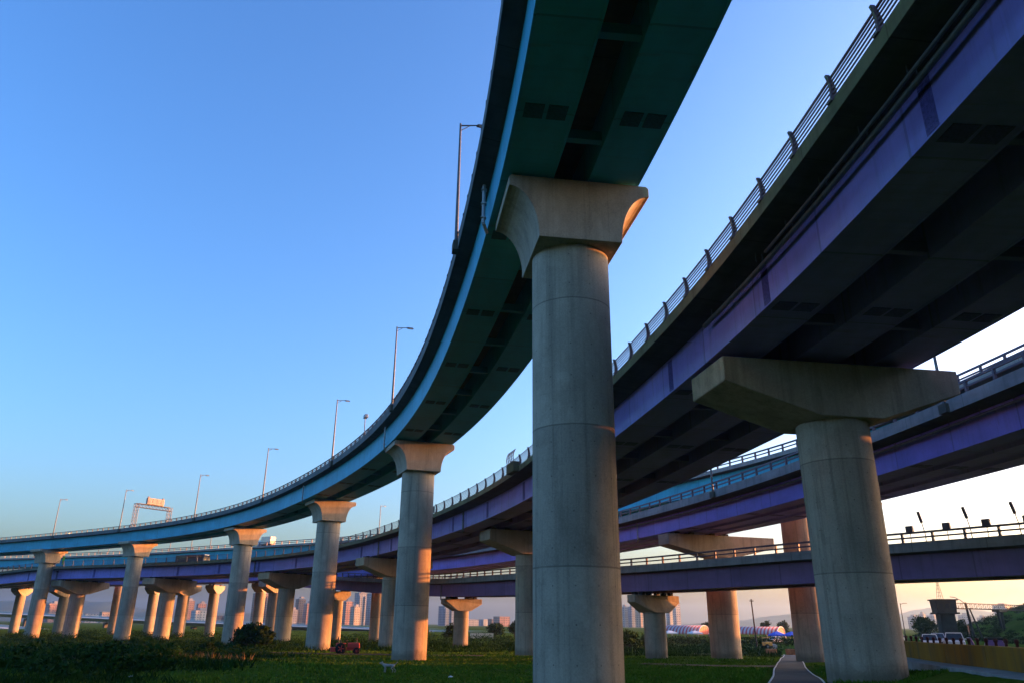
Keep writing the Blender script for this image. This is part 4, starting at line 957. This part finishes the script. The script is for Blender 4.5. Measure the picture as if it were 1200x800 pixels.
# litter lying in the grass
for i, (x, y, lab) in enumerate([(-3.6, 50.5, 'white scrap of litter in the grass right of the dog'), (-21.5, 47, 'pale scrap of litter in the grass at the lower left')]):
    k = MB(); k.add([(-.14, -.1, .02), (.12, -.12, .03), (.16, .1, .06), (0, .03, .12), (-.12, .12, .05)], [(0, 1, 3), (1, 2, 3), (2, 4, 3), (4, 0, 3)]); o = k.build('litter', white); tag(o, lab, 'litter'); ground(o, x, y, i)
wallm = simple('pale_wall', (.5, .48, .40), .8, 0, .15)
r = empty('low_wall'); tag(r, 'low pale sunlit wall beyond the short hammerhead pier with the orange cap', 'wall'); MB().box((0, 0, .5), (6.5, .4, 1.6)).build('wall', wallm, r); MB().box((0, 0, 1.34), (6.7, .55, .08)).build('coping', M['slab'], r); ground(r, -7.6, 222, R(15))

# ------------------------------------------------------------------ far expressway on low pillars
brm = simple('pale_green_girder', (.40, .52, .44), .6, 0, .12, .2); pale = simple('pale_concrete', (.46, .45, .42), .85, 0, .15, .3)
r = empty('distant_bridge'); tag(r, 'long pale green low expressway bridge far behind the piers on the left', 'bridge')
FB = Path([(-520, 470, 8.2), (-380, 430, 7.6), (-254, 400, 6.0), (-156, 370, 2.9), (-55, 345, .4), (0, 335, -1.4), (60, 325, -3)], 6.0)
k = MB(); FB.sweep(k, rect(0, .6, -1.5, 0)); k.build('girder', brm, r); k = MB(); FB.sweep(k, [(-.6, .003), (-.6, .95), (-.4, .95), (-.4, .25), (9, .25), (9, .003)]); k.build('deck', pale, r)
k = MB(); FB.sweep(k, rect(-.5, -.42, 1.3, 1.42)); k.build('railing', brm, r); me = None
for q in np.arange(10, FB.L * .78, 24):
    p = FB.at(q, 4, -1.52); g_ = gzf(p.x, p.y); 
    if p.z - g_ < .8: continue
    MB().box((p.x, p.y, (p.z + g_) / 2 - .2), (1.1, 3.0, p.z - g_ + .4), FB.heading(q)).build('pillar', M['par_grey'], r)
r2 = empty('flyover'); tag(r2, 'second low grey bridge in front of the far expressway at the left edge', 'bridge')
FB2 = Path([(-420, 330, 2.6), (-300, 322, 2.4), (-215, 318, 1.6), (-165, 317, -2.5)], 6.0); k = MB(); FB2.sweep(k, rect(0, 7, -1.0, .0)); k.build('deck', pale, r2); k = MB(); FB2.sweep(k, rect(-.3, -.1, .0, .9)); k.build('parapet', pale, r2)
for q in np.arange(8, FB2.L * .7, 26): p = FB2.at(q, 3.5, -1.0); MB().box((p.x, p.y, p.z / 2 - .2), (1.1, 3, max(.5, p.z + .6)), FB2.heading(q)).build('pillar', M['par_grey'], r2)

# ------------------------------------------------------------------ distant city
def facade(name, wall, win, fx=3.2, fz=3.1):
    m = NT(name); co = m.coord(); x, y, z = m.sep(co); nrm = m.n("ShaderNodeNewGeometry").outputs["Normal"]; nx, ny, nz = m.sep(nrm)
    h = m.math('ADD', x, y)
    a = m.math('FRACT', m.math('DIVIDE', h, fx)); b = m.math('FRACT', m.math('DIVIDE', z, fz))
    mk_ = m.math('MULTIPLY', m.math('MULTIPLY', m.math('GREATER_THAN', a, .28), m.math('LESS_THAN', a, .78)), m.math('MULTIPLY', m.math('GREATER_THAN', b, .32), m.math('LESS_THAN', b, .82)))
    mk_ = m.math('MULTIPLY', mk_, m.math('LESS_THAN', m.math('ABSOLUTE', nz), .5))
    wall = tuple(q * .7 for q in wall)
    c = m.mix(m.math('MULTIPLY', mk_, .9), m.ramp(m.noise(co, .08, 3), [(.3, tuple(q * .8 for q in wall)), (.7, tuple(min(1, q * 1.15) for q in wall))]), tuple(q * .6 for q in win))
    sl_ = m.math('LESS_THAN', m.math('FRACT', m.math('DIVIDE', h, fx * 3)), .16); c = m.mix(m.math('MULTIPLY', sl_, .6), c, tuple(q * .35 for q in wall)); m.col(c).rough(.7); return m.mat
FM = {'grey': facade('grey_tower_facade', (.34, .36, .38), (.07, .09, .12)), 'pink': facade('pink_tile_facade', (.46, .28, .22), (.09, .08, .09)), 'white': facade('white_facade', (.62, .60, .56), (.12, .14, .17), 4, 3.3), 'brown': facade('brown_facade', (.30, .20, .15), (.06, .06, .07)), 'blue': facade('blue_glass_facade', (.18, .25, .34), (.05, .09, .15), 2.4, 3.4), 'cream': facade('cream_facade', (.55, .45, .33), (.12, .11, .10))}
roofm = simple('roof_slab', (.25, .25, .25), .9, 0, .15, .2); balc = simple('balcony_concrete', (.5, .49, .47), .8)
def tower(x, y, w_, d_, h, mat, label, group, rz=0, crown=1, cat='tower block', balconies=True, name='tower_block'):
    r = empty(name); tag(r, label, cat, group); k = MB(); k.box((0, 0, h / 2), (w_, d_, h))
    if w_ > 14 and h > 25: k.box((-w_ * .36, -d_ / 2 - .8, h * .46), (w_ * .2, 1.598, h * .92)); k.box((w_ * .3, -d_ / 2 - .8, h * .45), (w_ * .25, 1.598, h * .90))
    k.build('wall', FM[mat], r)
    k = MB().box((0, 0, h + .3), (w_ + .5, d_ + .5, .6))
    if crown: k.box((w_ * .1, 0, h + 2.2), (w_ * .45, d_ * .5, 3.2)); k.box((-w_ * .2, 0, h + 1.3), (w_ * .2, d_ * .3, 1.4)); k.bar((w_ * .1, 0, h + 3.6), (w_ * .1, 0, h + 7), .15, 5)
    k.build('roof', roofm, r)
    ground(r, x, y, rz); return r
gT = 'distant city buildings'; KF = 1200
for (x, w_, h, mat, lab, F) in [
    (-682, 20, 26, 'pink', 'distant reddish block near the left edge, between the two leftmost flared piers', 1200), (-655, 26, 14, 'cream', 'low cream block near the left edge', 1150), (-623, 20, 12, 'white', 'low white distant block left of the fifth flared pier', 1180), (-600, 18, 14, 'cream', 'low orange-lit distant block just left of the fifth flared pier', 1120), (-578, 22, 11, 'pink', 'low pink distant block hidden beside the fifth flared pier', 1100),
    (-481, 13, 33, 'brown', 'brown distant tower, left of the pair right of the fifth pier cluster', 1250), (-462, 12, 28, 'pink', 'pinkish distant tower, right of the pair right of the fifth pier cluster', 1220), (-462, 20, 17, 'white', 'white and red lower distant block in front of the tower pair', 1120), (-436, 10, 11, 'pink', 'small low pink distant block left of the fourth flared pier, left one', 1190), (-424, 10, 11, 'brown', 'small low brown distant block left of the fourth flared pier, right one', 1200),
    (-374, 19, 43, 'brown', 'tall purple-brown distant tower between the fourth flared pier and the bush', 1200), (-314, 12, 36, 'brown', 'stepped distant tower left of the third flared pier, taller half', 1220), (-301, 12, 29, 'pink', 'stepped distant tower left of the third flared pier, lower half', 1200), (-326, 14, 20, 'grey', 'grey distant block below the stepped towers', 1180),
    (-243, 13, 32, 'pink', 'orange-lit distant block right of the third flared pier', 1180), (-231, 11, 24, 'cream', 'cream distant block before the tall pale tower', 1140), (-224, 15, 46, 'grey', 'tall pale grey distant tower, left of the twin', 1240), (-205, 16, 44, 'grey', 'tall pale grey distant tower, right of the twin beside the second flared pier', 1200),
    (-95, 18, 27, 'blue', 'blue glass distant tower left of the short hammerhead pier with orange cap', 1200), (-60, 24, 9, 'grey', 'low grey distant block right of the blue glass tower', 1300), (-36, 30, 10, 'grey', 'long low grey distant block right of the short orange-capped pier', 1400), (-12, 19, 13, 'pink', 'pinkish sunlit distant block left of the nearest pier', 1180), (-24, 14, 10, 'brown', 'small brown distant block beside the pinkish sunlit block', 1250),
    (172, 8, 28, 'grey', 'grey distant tower right of the nearest pier, leftmost of three', 1200), (183, 10, 29, 'blue', 'bluish distant tower right of the nearest pier, middle of three', 1230), (195, 12, 31, 'cream', 'cream distant tower just left of the short hammerhead pier, rightmost of three', 1200), (239, 8, 31, 'grey', 'pale distant tower just right of the short hammerhead pier, left of two', 1200), (250, 9, 34, 'white', 'pale distant tower above the first striped tent, right of two', 1220),
    (603, 13, 17, 'grey', 'grey distant block right of the thick right pier, leftmost', 1200), (617, 9, 21, 'grey', 'narrow grey distant tower above the white hatchback', 1220), (632, 14, 19, 'grey', 'stepped grey distant block left of the gate tower', 1200), (648, 11, 15, 'grey', 'low grey distant block just left of the gate tower', 1260), (682, 19, 20, 'grey', 'grey distant block seen under the pipe bridge', 1200), (706, 12, 17, 'grey', 'small grey distant block beside the big pale one', 1220), (740, 46, 34, 'white', 'big pale distant block behind the pipe bridge at the right', 1200)]:
    tower(x * F / KF, F, w_, w_ * .8 if w_ < 30 else 16, h, mat, lab, gT, R(random.uniform(32, 54)), crown=1 if h > 15 else 0)

# ------------------------------------------------------------------ hills
def hills(x0, x1, y, prof, name, depth=1400):
    xs = np.linspace(x0, x1, 120); ys = np.linspace(-1, 1, 22); vs = []; nz_ = rng.standard_normal((8,)) 
    for j in ys:
        for x in xs:
            t = (x - x0) / (x1 - x0); h = np.interp(t, [p[0] for p in prof], [p[1] for p in prof]); h = h * (1 + .10 * math.sin(x * .017 + j * 3) + .06 * math.sin(x * .043 + j * 7 + 1) + .03 * math.sin(x * .11 + j * 11))
            vs.append((x, y + j * depth / 2 + 30 * math.sin(x * .01), .74 * h * (math.cos(j * math.pi / 2) ** 1.3 if abs(j) < 1 else 0) - 3))
    n = len(xs); fs = [(j * n + i, j * n + i + 1, (j + 1) * n + i + 1, (j + 1) * n + i) for j in range(len(ys) - 1) for i in range(n - 1)]
    o = MB().add(vs, fs, smooth=True).build(name, simple('forested_hill', (.035, .05, .025), .95, 0, .3, .01)); return tag(o, kind='structure')
hills(-3000, -700, 3500, [(0, 30), (.2, 70), (.42, 110), (.5, 118), (.62, 70), (.8, 62), (1, 8)], 'hills')
hills(500, 3200, 3500, [(0, 6), (.14, 24), (.22, 52), (.27, 70), (.33, 52), (.42, 66), (.5, 112), (.56, 96), (.7, 80), (.9, 90), (1, 20)], 'hills')
